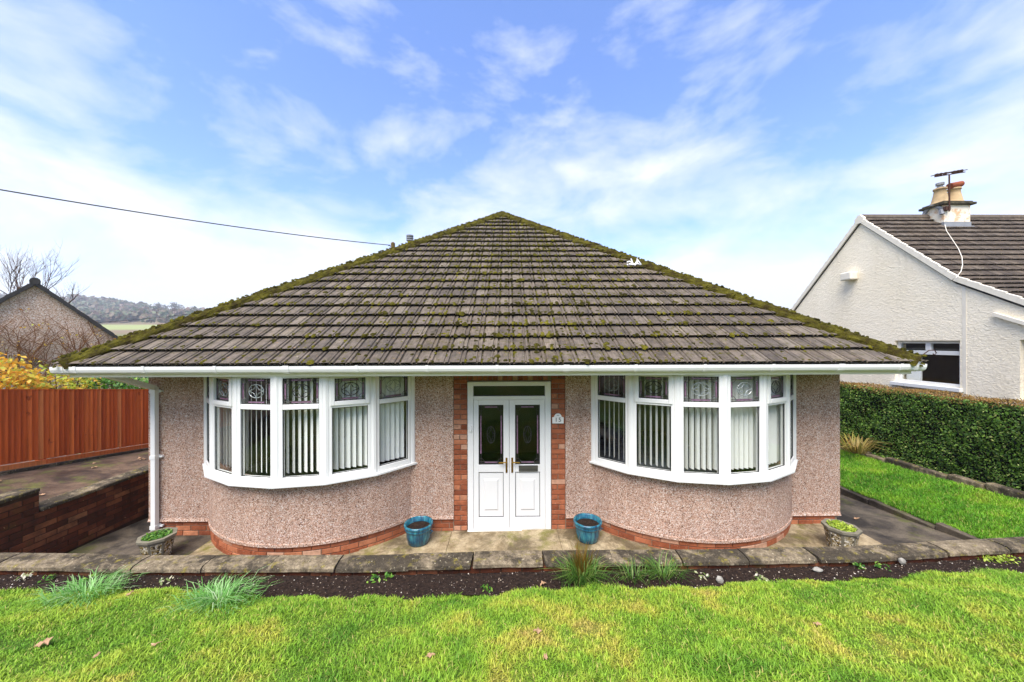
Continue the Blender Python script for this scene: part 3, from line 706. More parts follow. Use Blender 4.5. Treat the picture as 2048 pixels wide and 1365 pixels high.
# house number plate
num = thing('house_number_sign', (.745, 0, 1.6), 'small white arched number plate reading 15 on brick pier beside door', 'sign')
pl = [(.662, 1.592), (.83, 1.592), (.83, 1.68)]+[(.746+.055*math.cos(a), 1.688+.052*math.sin(a)) for a in lsp(0, math.pi, 9)]+[(.662, 1.68)]
MB().prism([(z, x) for x, z in pl], -.006, .004, 'y').build('plate', M['sign'], num)
tx = bpy.data.curves.new('digits', 'FONT'); tx.body = '15'; tx.size = .088; tx.align_x = 'CENTER'; tx.extrude = .001; tx.space_character = 1.25
to = bpy.data.objects.new('digits_source', tx); col.objects.link(to); bpy.context.view_layer.update()
tm = bpy.data.meshes.new_from_object(to.evaluated_get(bpy.context.evaluated_depsgraph_get())); bpy.data.objects.remove(to)
tm.materials.clear(); inst('digits', tm, M['black'], num, Matrix.Translation((.746, -.008, 1.617)) @ Matrix.Rotation(R(90), 4, 'X'))
for dx in (-.012, .0, .012): MB().box(.744+dx-.004, .744+dx+.004, -.0075, -.0063, 1.705, 1.713).build('flower_mark', M['lead'], num)

# furniture seen dimly inside
bed = thing('bed', (2.5, 1.2, .14), 'bed with grey duvet and dark wooden base behind the bow window', 'bed')
MB().box(1.5, 3.3, .35, 2.4, .141, .62).build('base', M['bedwood'], bed, bevel=.02)
MB().box(1.46, 3.34, .33, 2.42, .621, .86).build('duvet', M['duvet'], bed, bevel=.08)
MB().box(1.6, 2.3, 1.7, 2.3, .861, 1.08).build('pillow', M['duvet'], bed, bevel=.08)
sofa = thing('sofa', (-3.1, 1.3, .14), 'grey brown sofa standing behind the bow window beside downpipe', 'sofa')
MB().box(-4.0, -2.2, .5, 1.4, .141, .55).build('seat', M['sofa'], sofa, bevel=.06); MB().box(-4.0, -2.2, 1.41, 1.65, .141, 1.0).build('backrest', M['sofa'], sofa, bevel=.06)
for x in (-4.24, -2.19): MB().box(x, x+.23, .5, 1.65, .141, .8).build('arm', M['sofa'], sofa, bevel=.06)

# ------------------------------------------------------------------ the tiled roof
TH = R(35.2); CT, ST = math.cos(TH), math.sin(TH)
EXL, EXR, EYE, EZ = -5.47, 5.20, -.835, 2.512
RUN = (EXR-EXL)/2; AX = (EXL+EXR)/2; AY = EYE+RUN; AZ = EZ+RUN*math.tan(TH); SL = RUN/CT
b = MB(); dn = .03; BY = 10.6
b.add([(EXL, EYE, EZ-dn), (EXR, EYE, EZ-dn), (AX, AY, AZ-dn), (EXL, BY, EZ-dn), (EXR, BY, EZ-dn), (AX, BY-RUN, AZ-dn)], [(0, 1, 2), (1, 4, 5, 2), (4, 3, 5), (3, 0, 2, 5), (0, 3, 4, 1)])
roof = b.build('roof', M['verge_dark'], bung)
roof['label'] = 'hipped roof of grey interlocking tiles spotted with moss'
G, TW = .292, .2
prof = [(0, -.004), (.007, -.002), (.015, .017), (.132, .020), (.140, .004), (.152, .004), (.160, .021), (.188, .022), (.195, .0), (.2005, -.003)]
def tile_geo(scale_g=G, twl=TW, lift=.05):
    vs, n = [], len(prof); k = twl/.2
    for (y, lf) in ((0, lift), (scale_g+.06, -.004)):
        vs += [(x*k, y, lf+z) for x, z in prof]
    vs += [(x*k, .006, lift+z-.014) for x, z in prof]
    vs += [(x*k, scale_g*.9, z-.012) for x, z in prof]
    fs = [(i, i+1, n+i+1, n+i) for i in range(n-1)]+[(2*n+i, 2*n+i+1, i+1, i) for i in range(n-1)]
    fs += [(3*n+i, 3*n+i+1, 2*n+i+1, 2*n+i) for i in range(n-1)]
    return vs, fs
TV, TF = tile_geo()
tme = bpy.data.meshes.new('tile'); tme.from_pydata(TV, [], TF); tme.materials.append(M['tile'])
RX = Matrix.Rotation(TH, 4, 'X')
def slope_pt(u, s, nn=0): return Vector((u, EYE+s*CT-nn*ST, EZ+s*ST+nn*CT))
def clip(mb_v, mb_f, planes):
    bm = bmesh.new(); vs = [bm.verts.new(v) for v in mb_v]
    for f_ in mb_f: bm.faces.new([vs[i] for i in f_])
    for co, no in planes:
        bmesh.ops.bisect_plane(bm, geom=bm.verts[:]+bm.edges[:]+bm.faces[:], plane_co=co, plane_no=no, clear_outer=True)
    return bm
hipL = (Vector((EXL, EYE, EZ)), Vector((-1, 1, 0)).normalized()); hipR = (Vector((EXR, EYE, EZ)), Vector((1, 1, 0)).normalized())
upper = MB(); nt_ = 0; rows = int(SL/G)+1
for r_ in range(rows):
    s = r_*G-.02; xa, xb = EXL+s*CT*1.0, EXR-s*CT
    x = EXL-.05+(.0 if r_ % 2 == 0 else .0)
    while x < EXR:
        if x+TW > xa-.02 and x < xb+.02:
            jit = random.uniform(-.004, .004)
            Mt = Matrix.Translation(slope_pt(x, s+random.uniform(-.004, .004), jit*.5)) @ RX @ Matrix.Rotation(random.uniform(-.006, .006), 4, 'Y')
            cut = (x < xa+(G+.1)*CT) or (x+TW > xb-(G+.1)*CT)
            if not cut:
                if nt_ < 300: inst('tile', tme, None, roof, Mt); nt_ += 1
                else: upper.add([Mt @ Vector(v) for v in TV], TF)
            else:
                bm = clip([Mt @ Vector(v) for v in TV], TF, (hipL, hipR))
                if len(bm.faces):
                    if nt_ < 300:
                        off = WP[roof.name]; me = bpy.data.meshes.new('tile'); bm.to_mesh(me); inst('tile', me, M['tile'], roof, Matrix.Identity(4)); nt_ += 1
                    else:
                        bm.verts.index_update(); upper.add([v.co for v in bm.verts], [[v.index for v in f_.verts] for f_ in bm.faces])
                bm.free()
        x += TW
tag(upper.build('upper_tiles', M['tile_i'], roof), kind='stuff')
# hip tiles caked in moss
def hip_mesh(seed):
    random.seed(seed); L, n, k = .45, 12, 7; vs = []
    for j in range(k):
        y = L*j/(k-1)
        for i in range(n+1):
            a = math.pi*(i/n)*1.1-.05*math.pi; rr = .135+.01*(j == 0)+noise.noise(Vector((i*.55, j*.9, seed*3.1)))*.022+random.uniform(-.008, .01)
            vs.append((rr*1.05*math.cos(a), y, rr*.9*math.sin(a)-.02))
    fs = [(j*(n+1)+i, j*(n+1)+i+1, (j+1)*(n+1)+i+1, (j+1)*(n+1)+i) for j in range(k-1) for i in range(n)]
    fs.append(tuple(range(n+1))); me = bpy.data.meshes.new('hip_tile'); me.from_pydata(vs, [], fs); me.materials.append(M['hip']); return me
hm = [hip_mesh(i) for i in range(5)]; random.seed(11)
def along(a, b_, parent, nm, step=.43):
    a, b_ = Vector(a), Vector(b_); d = (b_-a); L = d.length; d.normalize(); xax = d.cross(Vector((0, 0, 1))).normalized(); zax = xax.cross(d)
    k = int(L/step)
    for i in range(k):
        p = a+d*(i*L/k); Mx = Matrix(((xax.x, d.x, zax.x, p.x), (xax.y, d.y, zax.y, p.y), (xax.z, d.z, zax.z, p.z), (0, 0, 0, 1)))
        inst(nm, random.choice(hm), None, parent, Mx @ Matrix.Rotation(random.uniform(-.03, .03), 4, 'Z'))
ap = (AX, AY, AZ+.01)
along((EXL+.02, EYE+.02, EZ+.01), ap, roof, 'hip_tile'); along((EXR-.02, EYE+.02, EZ+.01), ap, roof, 'hip_tile'); along((AX, AY-.05, AZ+.0), (AX, BY-RUN, AZ), roof, 'ridge_tile')
# moss cushions: on the course edges and seams and all over the hips
dome = [(0, 0, 1)]+[(math.cos(a)*.72, math.sin(a)*.72, .68) for a in lsp(0, 2*math.pi, 7)[:-1]]+[(math.cos(a+.5), math.sin(a+.5), 0) for a in lsp(0, 2*math.pi, 7)[:-1]]
dome = np.array(dome); df = [(0, 1+i, 1+(i+1) % 6) for i in range(6)]
for i in range(6): df += [(1+i, 7+i, 1+(i+1) % 6), (7+i, 7+(i+1) % 6, 1+(i+1) % 6)]
df = np.array(df)
def cushions(pts, sizes, nrm, flat=.5):
    n = len(pts); nrm = np.asarray(nrm, float); t = np.cross(nrm, [1, 0, 0.13]); t /= np.linalg.norm(t); u = np.cross(nrm, t)
    B = dome[None]*rng.uniform(.7, 1.3, (n, 13, 3)); B[:, :, 2] *= flat
    s = np.asarray(sizes)[:, None, None]
    V = np.asarray(pts)[:, None, :]+s*(B[:, :, :1]*u+B[:, :, 1:2]*t+B[:, :, 2:]*nrm)
    F = (df[None]+13*np.arange(n)[:, None, None]).reshape(-1, 3); return V.reshape(-1, 3), F
pts, sz = [], []
def inside(u, s): return EXL+s*CT+.12 < u < EXR-s*CT-.12
while len(pts) < 8500:
    r_ = random.randrange(0, rows); s = r_*G+random.choice([random.uniform(-.02, .02), random.uniform(-.02, .06), random.uniform(0, G)])
    u = random.uniform(EXL, EXR)
    dens = .28+.8*math.exp(-((u-.3)/1.7)**2)+.25*(s/SL)
    if random.random() > dens*(.75+.9*noise.noise(Vector((u*.9, s*.9, 4)))): continue
    if random.random() < .72: u = EXL-.05+round((u-EXL+.05)/.1)*.1+random.uniform(-.012, .012)
    if s < 0 or not inside(u, s): continue
    lf = .05*(1-((s+.02) % G)/G)+.008
    pts.append(slope_pt(u, s, lf)); sz.append(random.choice([.010, .013, .016, .02, .025, .032])*(1 if random.random() < .9 else 1.4))
nF = (0, -ST, CT); vf = [cushions(pts, sz, nF, .75)]
hp, hsz = [], []
for (a, b_) in (((EXL, EYE, EZ), ap), ((EXR, EYE, EZ), ap)):
    a, b_ = Vector(a), Vector(b_)
    for i in range(800):
        t = random.random(); th = random.uniform(-.9, 2.2); d = (b_-a).normalized(); side = Vector((0, -1, 0)); c_ = a.lerp(b_, t)
        hp.append(c_+Vector((0, -math.sin(th)*.135*.85, math.cos(th)*.112))+d*random.uniform(-.03, .03)); hsz.append(random.uniform(.012, .03))
vf.append(cushions(hp, hsz, (0, -.5, .86), .8))
tag(fast('moss', *join(*vf), M['moss'], roof), kind='stuff')
# white scrap and curled hip iron
sc = thing('white_scrap', slope_pt(2.44, 2.95, .06), 'torn white scrap caught on the roof tiles under the mossy hip', 'litter')
pc = slope_pt(2.44, 2.95, .06); q = MB()
for path in ([(-.16, .02, .02), (-.17, .02, .1), (-.1, .02, .12), (-.05, .0, .08)], [(-.13, 0, .04), (-.02, -.02, .03), (.1, -.02, .05), (.2, 0, .02)], [(-.03, 0, .04), (-.07, 0, .2)], [(.1, 0, .05), (.09, 0, .2)], [(.1, 0, .16), (.2, -.02, .03)], [(-.07, 0, .18), (-.01, 0, .05)], [(.02, -.03, .0), (.08, 0, .13)]):
    q.tube([pc+Vector(p)*.72 for p in path], [.016]*(len(path)-1)+[.006], 6)
q.build('scrap', M['white_scrap'], sc)
ir = MB(); c_ = Vector((EXR-.02, EYE-.02, EZ+.06)); ir.tube([c_+Vector((-.06, .06, .0)), c_+Vector((.03, -.0, .05)), c_+Vector((.09, -.02, .11)), c_+Vector((.15, -.03, .115)), c_+Vector((.175, -.03, .08)), c_+Vector((.15, -.03, .055)), c_+Vector((.13, -.03, .07))], .006, 6)
ir.build('hip_iron', M['rust'], roof)
# flue behind the hip
fl_ = MB(); fc = (-3.65, 8.0, 0); zf = 6.55
fl_.tube([(fc[0], fc[1], EZ+1.0), (fc[0], fc[1], zf)], .09, 14)
for i, z in enumerate((6.58, 6.66, 6.74)): fl_.lathe([(.0, z), (.13, z), (.135, z+.045), (.0, z+.05)], (fc[0], fc[1], 0), 14)
fl_.tube([(fc[0], fc[1], 6.5), (fc[0], fc[1], 6.76)], .05, 8)
flue = fl_.build('metal_flue', M['leadgrey'], bung)

# ------------------------------------------------------------------ garden walls
gw = thing('garden_wall', (0, -1.33, -.05), 'low brick garden wall with lichen-stained coping in front of bungalow', 'wall')
WX = [-6.2, -5.6, -4.2, -1.7, 0, 2.1, 3.75, 5.5, 6.2, 9]; WYb = [-1.13, -1.14, -1.21, -1.255, -1.215, -1.215, -1.185, -1.09, -1.04, -.9]; WYf = [-1.39, -1.40, -1.46, -1.50, -1.465, -1.455, -1.43, -1.325, -1.27, -1.12]
wb = lambda x: float(np.interp(x, WX, WYb)); wf = lambda x: float(np.interp(x, WX, WYf))
core = MB(); xs = list(lsp(-6.2, 8.9, 60)); n = len(xs)
for i in range(n-1):
    x0, x1 = xs[i], xs[i+1]
    core.add([(x0, wf(x0)+.05, -.5), (x1, wf(x1)+.05, -.5), (x1, wb(x1)-.03, -.5), (x0, wb(x0)-.03, -.5), (x0, wf(x0)+.05, .394), (x1, wf(x1)+.05, .394), (x1, wb(x1)-.03, .394), (x0, wb(x0)-.03, .394)], [(0, 1, 5, 4), (2, 3, 7, 6), (4, 5, 6, 7)])
core.build('mortar_core', M['mortar_old'], gw)
x = -6.15
while x < 8.6:
    for r_ in range(2):
        xc = x+.1125+(.11 if r_ else 0); ang = math.atan2(wf(xc+.1)-wf(xc-.1), .2)
        brick((xc, wf(xc)+.042, .356-r_*.075), .213, .065, gw, M['brick_old'], ang)
    x += .225
x = -6.2; i = 0
joints = [-6.2]
while joints[-1] < 8.6: joints.append(joints[-1]+random.uniform(.68, .8))
def stone(x0, x1, gap=.006):
    """one weathered coping stone, chipped along its front edge"""
    b = MB(); n = 9; xs = list(lsp(x0+gap, x1-gap, n)); dz = random.uniform(-.008, .008); tl = random.uniform(-.004, .004); sk = random.uniform(-.03, .03)
    prof_ = lambda x: [(wb(x), .396), (wb(x)+.0, .43), (wb(x)-.025, .447), ((wb(x)+wf(x))/2, .453), (wf(x)+.03, .447), (wf(x)+.004, .432), (wf(x)-.002, .40), (wf(x)+.03, .396)]
    vs = []
    for i, x in enumerate(xs):
        for j, (y, z) in enumerate(prof_(x)):
            ch = .022*max(0, noise.noise(Vector((x*3.3, j*.2, 2.2)))-.15) if j in (4, 5, 6) else 0
            xx = x+sk*(y-wb(x))*3*(1 if i in (0, n-1) else 0)
            vs.append((xx, y+ch*.8+nz(x*2, j, 4, .004), z+dz+tl*(i-4)/4-(ch if j in (4, 5) else 0)+nz(x*3, j*1.3, 5, .004)))
    k = 8; fs = [(i*k+j, (i+1)*k+j, (i+1)*k+(j+1) % k, i*k+(j+1) % k) for i in range(n-1) for j in range(k)]
    fs += [tuple(range(k)), tuple(range((n-1)*k, n*k))[::-1]]
    b.add(vs, fs); bm = bmesh.new(); me = b.mesh('coping_stone', WP[gw.name]); bm.from_mesh(me); bmesh.ops.recalc_face_normals(bm, faces=bm.faces); bm.to_mesh(me); bm.free()
    inst('coping_stone', me, M['coping'], gw, Matrix.Translation(WP[gw.name]))
for a, c in zip(joints, joints[1:]): stone(a, c)

rw = thing('retaining_wall', (-6.1, 1.5, -.05), 'stepped mossy brick retaining wall beside the raised driveway', 'wall')
STEP = -.62
c_ = MB(); c_.box(-6.22, -6.008, STEP, 8, -.5, .635); c_.box(-6.22, -6.008, -1.12, STEP-.001, -.5, .90); c_.build('mortar_core', M['mortar_old'], rw)
for r_ in range(13):
    zc = .602-r_*.075 if r_ < 9 else .602+(r_-8)*.075
    if zc > .89: continue
    y = -1.12-(.11 if r_ % 2 else 0); ymax = STEP if zc > .64 else 6.5
    while y < ymax:
        a, d = max(y, -1.12), min(y+.225, ymax)
        if d-a > .04: brick((-6.0, (a+d)/2, zc), d-a-.01, .065, rw, M['brick_old'], R(90))
        y += .225
zc = .8645
def cap(y0, y1, z):
    MB().box(-6.245, -5.978, y0+.004, y1-.004, z, z+.048).build('coping_stone', M['coping'], rw, bevel=.012)
y = STEP+.0
while y < 7: cap(y, y+.6, .642); y += .6
cap(-1.11, STEP-.003, .905)
def drive_z(x, y):
    f_ = .834-.138*(y-.153); w_ = .655+.245*min(1, max(0, (-.5-y)/.25)) if y > -1.2 else .9+(-1.2-y)*.138
    k = min(1, max(0, (x+7.5)/1.2)); return f_+(w_-f_)*k*k*(3-2*k)+nz(x, y, 2, .008)
struct(skirted([-12, -9, -7.66, -7.3, -7.1, -6.9, -6.7, -6.5, -6.35, -6.23], list(lsp(-9, 9, 140)), drive_z, 1.4).build('driveway', M['drive']))

# ------------------------------------------------------------------ fence
FX = -7.62
fz = lambda y: .834-.138*(y-.153)
fence = thing('fence', (FX, 1.5, fz(1.5)), 'orange stained close board timber fence along the raised driveway', 'fence')
# boards: 100 mm feather-edge, overlapping
PW = .068
b = MB(); b.add([(0, 0, 0), (0, .082, 0), (.030, .082, 0), (.009, 0, 0), (0, 0, 1.13), (0, .082, 1.13), (.030, .082, 1.13), (.009, 0, 1.13)], [(0, 1, 2, 3), (7, 6, 5, 4), (0, 4, 5, 1), (1, 5, 6, 2), (2, 6, 7, 3), (3, 7, 4, 0)])
pale = b.mesh('pale'); pale.materials.append(M['fence'])
y = -1.6; i = 0
while y < 5.2:
    inst('pale', pale, None, fence, Matrix.Translation((FX+random.uniform(-.002, .003), y, fz(y)+.135+random.uniform(-.006, .006))) @ Matrix.Rotation(random.uniform(-.004, .004), 4, 'X') @ Matrix.Rotation(R(-5), 4, 'Z'))
    y += PW+random.uniform(-.003, .003); i += 1
sh = lambda y0, y1, x0, x1, a, b_: MB().add([(x, y, fz(y)+z) for z in (a, b_) for y in (y0, y1) for x in (x0, x1)], [(0, 2, 3, 1), (4, 5, 7, 6), (0, 1, 5, 4), (1, 3, 7, 5), (3, 2, 6, 7), (2, 0, 4, 6)])
for y0, y1 in ((-1.6, .68), (.69, 2.95), (2.96, 5.2)):
    sh(y0, y1, FX-.005, FX+.022, -.01, .125).build('gravel_board', M['fence'], fence); sh(y0, y1, FX-.02, FX+.034, 1.262, 1.284).build('capping_rail', M['fence'], fence)
    for zr in (.3, 1.05): sh(y0, y1, FX-.06, FX-.012, zr, zr+.07).build('rail', M['fence'], fence)
    MB().box(FX-.11, FX-.0605, y0-.05, y0+.05, fz(y0)-.4, fz(y0)+1.24).build('post', M['fence'], fence)
kb = MB()
y = -1.6
sh(-1.6, 5.2, FX+.03, FX+.10, -.2, .05).build('fence_kerb', M['coping'])['kind'] = 'structure'

# ------------------------------------------------------------------ neighbour on the right
NX = 9.5
nb = thing('neighbour_house', (NX, 4, -.5), 'cream rendered gable house with dark tiled roof behind the hedge', 'house')
RY, RZ = 4.09, 6.085; KY, KZ = 2.078, 4.135; FY, FZ = -.6, 2.48; BY_, BZ = 6.9, 3.27
W1 = (2.04, 3.275, 1.80, 2.80); W2 = (-.3, 1.18, 1.70, 2.81)
wl_ = MB(); XO = NX+10.5
def gtop(y): return float(np.interp(y, [FY, KY, RY, BY_], [FZ, KZ, RZ, BZ]))-.05
cuts = sorted([FY, W2[0], W2[1], W1[0], KY, W1[1], RY, BY_])
for a, c in zip(cuts, cuts[1:]):
    win_ = next((w_ for w_ in (W1, W2) if a >= w_[0]-1e-6 and c <= w_[1]+1e-6), None)
    spans = [(-.6, None)] if win_ is None else [(-.6, win_[2]), (win_[3], None)]
    for z0, z1 in spans:
        za, zb = (gtop(a), gtop(c)) if z1 is None else (z1, z1)
        wl_.add([(NX, a, z0), (NX, c, z0), (NX, c, zb), (NX, a, za), (NX+.28, a, z0), (NX+.28, c, z0), (NX+.28, c, zb), (NX+.28, a, za)], [(0, 3, 2, 1), (4, 5, 6, 7), (0, 1, 5, 4), (2, 3, 7, 6), (1, 2, 6, 5), (3, 0, 4, 7)])
wl_.build('gable_wall', M['render'], nb)
MB().box(NX+.2805, XO, FY, FY+.25, -.6, FZ-.1).box(NX+.2805, XO, BY_-.25, BY_, -.6, BZ-.1).box(XO-.25, XO, FY+.2505, BY_-.2505, -.6, 2.6).build('house_wall', M['render'], nb)
MB().box(NX-.006, NX+.0, KY-.14, KY-.08, .3, 4.0).build('wall_joint', M['verge_white'], nb)
rf = MB(); q = .02
prf = [(FY-.25, FZ-.155-q), (KY, KZ-q), (RY, RZ-q), (BY_+.2, BZ-.2-q)]
rf.add([(x, y, z) for x in (NX-.02, XO+.1) for y, z in prf]+[(x, y, z-.12) for x in (NX-.02, XO+.1) for y, z in prf],
       [(0, 4, 5, 1), (1, 5, 6, 2), (2, 6, 7, 3), (8, 9, 13, 12), (9, 10, 14, 13), (10, 11, 15, 14), (0, 1, 9, 8), (1, 2, 10, 9), (2, 3, 11, 10), (0, 8, 12, 4), (3, 7, 15, 11)])
nroof = rf.build('roof', M['verge_dark'], nb)
NG = .214
ntv, ntf = tile_geo(NG, .2, .045)
ntm = bpy.data.meshes.new('tile'); ntm.from_pydata(ntv, [], ntf); ntm.materials.append(M['ntile'])
rest = MB(); cnt = 0
for (ya, za, yb, zb) in ((KY, KZ, RY, RZ), (FY-.25, FZ-.155, KY, KZ)):
    th = math.atan2(zb-za, yb-ya); L = math.hypot(yb-ya, zb-za); k = int(round(L/NG)); st = L/k; Rm = Matrix.Rotation(th, 4, 'X')
    for r_ in range(k):
        s = r_*st; x = NX+.03
        while x < XO:
            y_, z_ = ya+s*math.cos(th), za+s*math.sin(th); Mt = Matrix.Translation((x, y_, z_)) @ Rm
            vis = (x)/(y_+5.185)*700+1015 < 2075 and y_ > .7
            if vis and cnt < 300: inst('tile', ntm, None, nroof, Mt); cnt += 1
            else: rest.add([Mt @ Vector(v) for v in ntv], ntf)
            x += .2
tag(rest.build('further_tiles', M['ntile_i'], nroof), kind='stuff')
rd = MB(); rd.tube([(NX+.01, RY, RZ-.0), (XO+.1, RY, RZ-.0)], .1, 10); rd.build('ridge', M['ntile'], nroof)
# stepped white verge along both rakes
vg = [(FY-.25, FZ-.155), (KY, KZ), (RY, RZ), (BY_+.2, BZ-.2)]
for (ya, za), (yb, zb) in zip(vg, vg[1:]):
    L = math.hypot(yb-ya, zb-za); k = max(1, int(L/.214)); ux, uz = (yb-ya)/L, (zb-za)/L; px_, pz_ = -uz, ux
    for i in range(k):
        s0, s1 = L*i/k, L*(i+1)/k-.002; o0, o1 = .04, .022
        P4 = [(ya+ux*s0+px_*o0, za+uz*s0+pz_*o0), (ya+ux*s1+px_*o1, za+uz*s1+pz_*o1), (ya+ux*s1-px_*.075, za+uz*s1-pz_*.075), (ya+ux*s0-px_*.075, za+uz*s0-pz_*.075)]
        MB().prism(P4, NX-.055, NX-.001, 'x').build('verge_piece', M['verge_white'], nb)
MB().prism([(RY-.1, RZ-.14), (RY+.1, RZ-.14), (RY+.12, RZ-.02), (RY+.03, RZ+.08), (RY-.03, RZ+.08), (RY-.12, RZ-.02)], NX-.06, NX+.012, 'x').build('verge_piece', M['verge_white'], nb)
def nwin(w_, split):
    y0, y1, z0, z1 = w_; xg = NX+.10; f = MB(); e_ = .065
    f.box(xg-.03, xg+.04, y0, y0+e_, z0, z1); f.box(xg-.03, xg+.04, y1-e_, y1, z0, z1); f.box(xg-.03, xg+.04, y0+e_, y1-e_, z0, z0+e_); f.box(xg-.03, xg+.04, y0+e_, y1-e_, z1-e_, z1)
    zt = z0+(z1-z0)*.68; f.box(xg-.03, xg+.04, y0+e_, y1-e_, zt, zt+.09); ym = y0+(y1-y0)*split; f.box(xg-.031, xg+.041, ym-.05, ym+.05, zt+.0901, z1-e_)
    wn_ = f.build('window', M['upvc'], nb, bevel=.006)
    MB().box(NX-.08, NX+.12, y0-.05, y1+.05, z0-.085, z0-.001).build('sill', M['upvc'], wn_, bevel=.008)
    MB().box(xg, xg+.006, y0+e_, y1-e_, z0+e_, zt).build('pane', M['glass'], wn_); MB().box(xg, xg+.006, y0+e_, ym-.05, zt+.09, z1-e_).build('pane', M['glass'], wn_); MB().box(xg, xg+.006, ym+.05, y1-e_, zt+.09, z1-e_).build('pane', M['glass'], wn_)
    return wn_
nwin(W1, .5); nwin(W2, .5)
MB().box(NX+2.2, NX+2.25, FY+.26, BY_-.26, 0, 3.2).box(NX+.29, NX+2.2, FY+.26, BY_-.26, .9, 1.0).build('inner_wall', plain('neighbour_room', '#8d7464', .9), nb)
MB().box(NX+.2, NX+.23, 2.9, 3.2, 1.86, 2.4).build('net_curtain', M['slat'], nb)
MB().box(NX-.22, NX-.001, 4.16, 4.46, 4.46, 4.68).build('wall_vent', M['verge_white'], nb, bevel=.03)
MB().add([(NX-.07, -.4, 2.35), (NX-.001, -.4, 2.35), (NX-.001, 1.5, 3.28), (NX-.07, 1.5, 3.28), (NX-.07, -.4, 2.42), (NX-.001, -.4, 2.42), (NX-.001, 1.5, 3.35), (NX-.07, 1.5, 3.35)], [(0, 3, 2, 1), (4, 5, 6, 7), (0, 1, 5, 4), (2, 3, 7, 6), (1, 2, 6, 5), (3, 0, 4, 7)]).build('awning_strip', M['verge_white'], nb)
# chimney
ch = MB(); CX0, CX1, CY0, CY1 = 11.27, 11.96, 3.7, 4.12; ch.box(CX0, CX1, CY0, CY1, 5.45, 6.30)
chim = ch.build('chimney', M['chimney'], nb)
MB().box(CX0-.09, CX1+.09, CY0-.07, CY1+.07, 6.301, 6.36).box(CX0-.04, CX1+.04, CY0-.03, CY1+.03, 6.3605, 6.40).build('chimney_cap', M['stone_cap'], chim, bevel=.012)
MB().box(CX0-.012, CX1+.012, CY0-.014, CY1+.014, 5.5, 5.86).box(CX0-.03, CX1+.03, CY0-.06, CY0-.0145, 5.62, 5.74).build('flashing', M['leadgrey'], chim)
MB().tube([(CX0-.02, RY-.16+.26*math.cos(a)*.8, RZ-.02+.28*math.sin(a)) for a in lsp(0, math.pi, 9)], .05, 6).build('saddle_flashing', M['leadgrey'], chim)
for i, (px_, r_) in enumerate(((11.42, .15), (11.8, .15))):
    MB().lathe([(r_*1.25, 0), (r_*1.05, .06), (r_*.8, .26), (r_*.72, .36), (r_*.85, .365), (r_*.85, .405), (r_*.6, .405), (r_*.55, .1)], (px_, 3.9, 6.40), 16).build('chimney_pot', M['buff'], chim, smooth=True)
MB().lathe([(0, 0), (.075, 0), (.075, .04), (.05, .05), (.05, .08), (.08, .09), (.08, .15), (0, .16)], (11.42, 3.9, 6.80), 12).build('pot_cowl', M['leadgrey'], chim)
MB().tube([(11.62, 3.86, 6.85), (11.98, 3.9, 6.93)], .075, 12).build('pot_hood', M['terra'], chim)
# television aerial lashed to the chimney
ae = thing('television_aerial', (11.3, 3.64, 6.2), 'rusty television aerial on a thin mast strapped to the chimney', 'aerial')
MB().tube([(11.31, 3.62, 6.1), (11.31, 3.62, 7.05)], .016, 8).build('mast', M['rust'], ae)
br_ = MB(); br_.tube([(10.93, 3.62, 6.98), (11.72, 3.62, 7.11)], .012, 6); br_.tube([(10.98, 3.62, 7.04), (11.63, 3.62, 7.16)], .012, 6); br_.build('boom', M['rust'], ae)
for i, x in enumerate((10.98, 11.08, 11.2, 11.42, 11.52, 11.62)):
    MB().tube([(x, 3.5, 7.0+(x-10.93)*.165), (x, 3.74, 7.05+(x-10.93)*.165)], .01, 5).box(x-.018, x+.018, 3.59, 3.65, 6.99+(x-10.93)*.165, 7.05+(x-10.93)*.165).build('element', M['rust'], ae)
MB().box(11.24, 11.36, 3.63, 3.699, 6.14, 6.24).build('bracket', M['rust'], ae)
cb_ = MB(); pts_ = [(11.348, 3.75, 5.84), (11.019, 3.452, 5.551), (10.741, 3.119, 5.229), (10.484, 2.811, 4.93), (10.208, 2.54, 4.668), (9.923, 2.316, 4.451), (9.647, 2.132, 4.272), (9.31, 1.957, 4.102)]
cb_.tube(pts_, .007, 6); tag(cb_.build('aerial_cable', M['verge_white'], base=(11.4, 2.8, 4.9)), 'white aerial cable trailing down the dark tiled roof', 'cable')

# ------------------------------------------------------------------ hedge
hd = thing('hedge', (8.2, 3, .34), 'long clipped dark green hedge with brown trimmed top', 'hedge')
hz_top = lambda y: 1.83-.012*(y)
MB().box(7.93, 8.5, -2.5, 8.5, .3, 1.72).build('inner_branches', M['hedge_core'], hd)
def hedge_pts(n, y0=-2.5, y1=8.5):
    y = y0+(y1-y0)*rng.uniform(0, 1, n)**1.25; z = rng.uniform(.36, 1.80, n)
    x = 7.84+.05*np.sin(y*2.1+z*2)*np.sin(y*3.7)+.035*np.sin(z*7+y*5)+.025*np.sin(z*13-y*11)-np.abs(rng.normal(0, .03, n))+.04*rng.uniform(0, 1, n)**2+.10*np.maximum(0, .62-z)*2.0*(np.sin(y*4.3)*.5+.6)
    return np.stack([x, y, z], 1)
P = hedge_pts(62000); L1 = leaves(P, rng.choice([.018, .024, .03, .042], len(P)), np.tile([[-1, -.25, .35]], (len(P), 1)), .6, 1.1)
n = 14000; P2 = np.stack([8.02+.24*np.abs(rng.normal(0, .07, n))-.0, np.full(n, -2.5), rng.uniform(.36, 1.8, n)], 1); P2[:, 0] = rng.uniform(7.85, 8.55, n)
L2 = leaves(P2, .03, np.tile([[0, -1, .3]], (n, 1)), .6, 1.1)
fast('leaves', *join(L1, L2), M['hedge'], hd)['kind'] = 'stuff'
sb = MB()
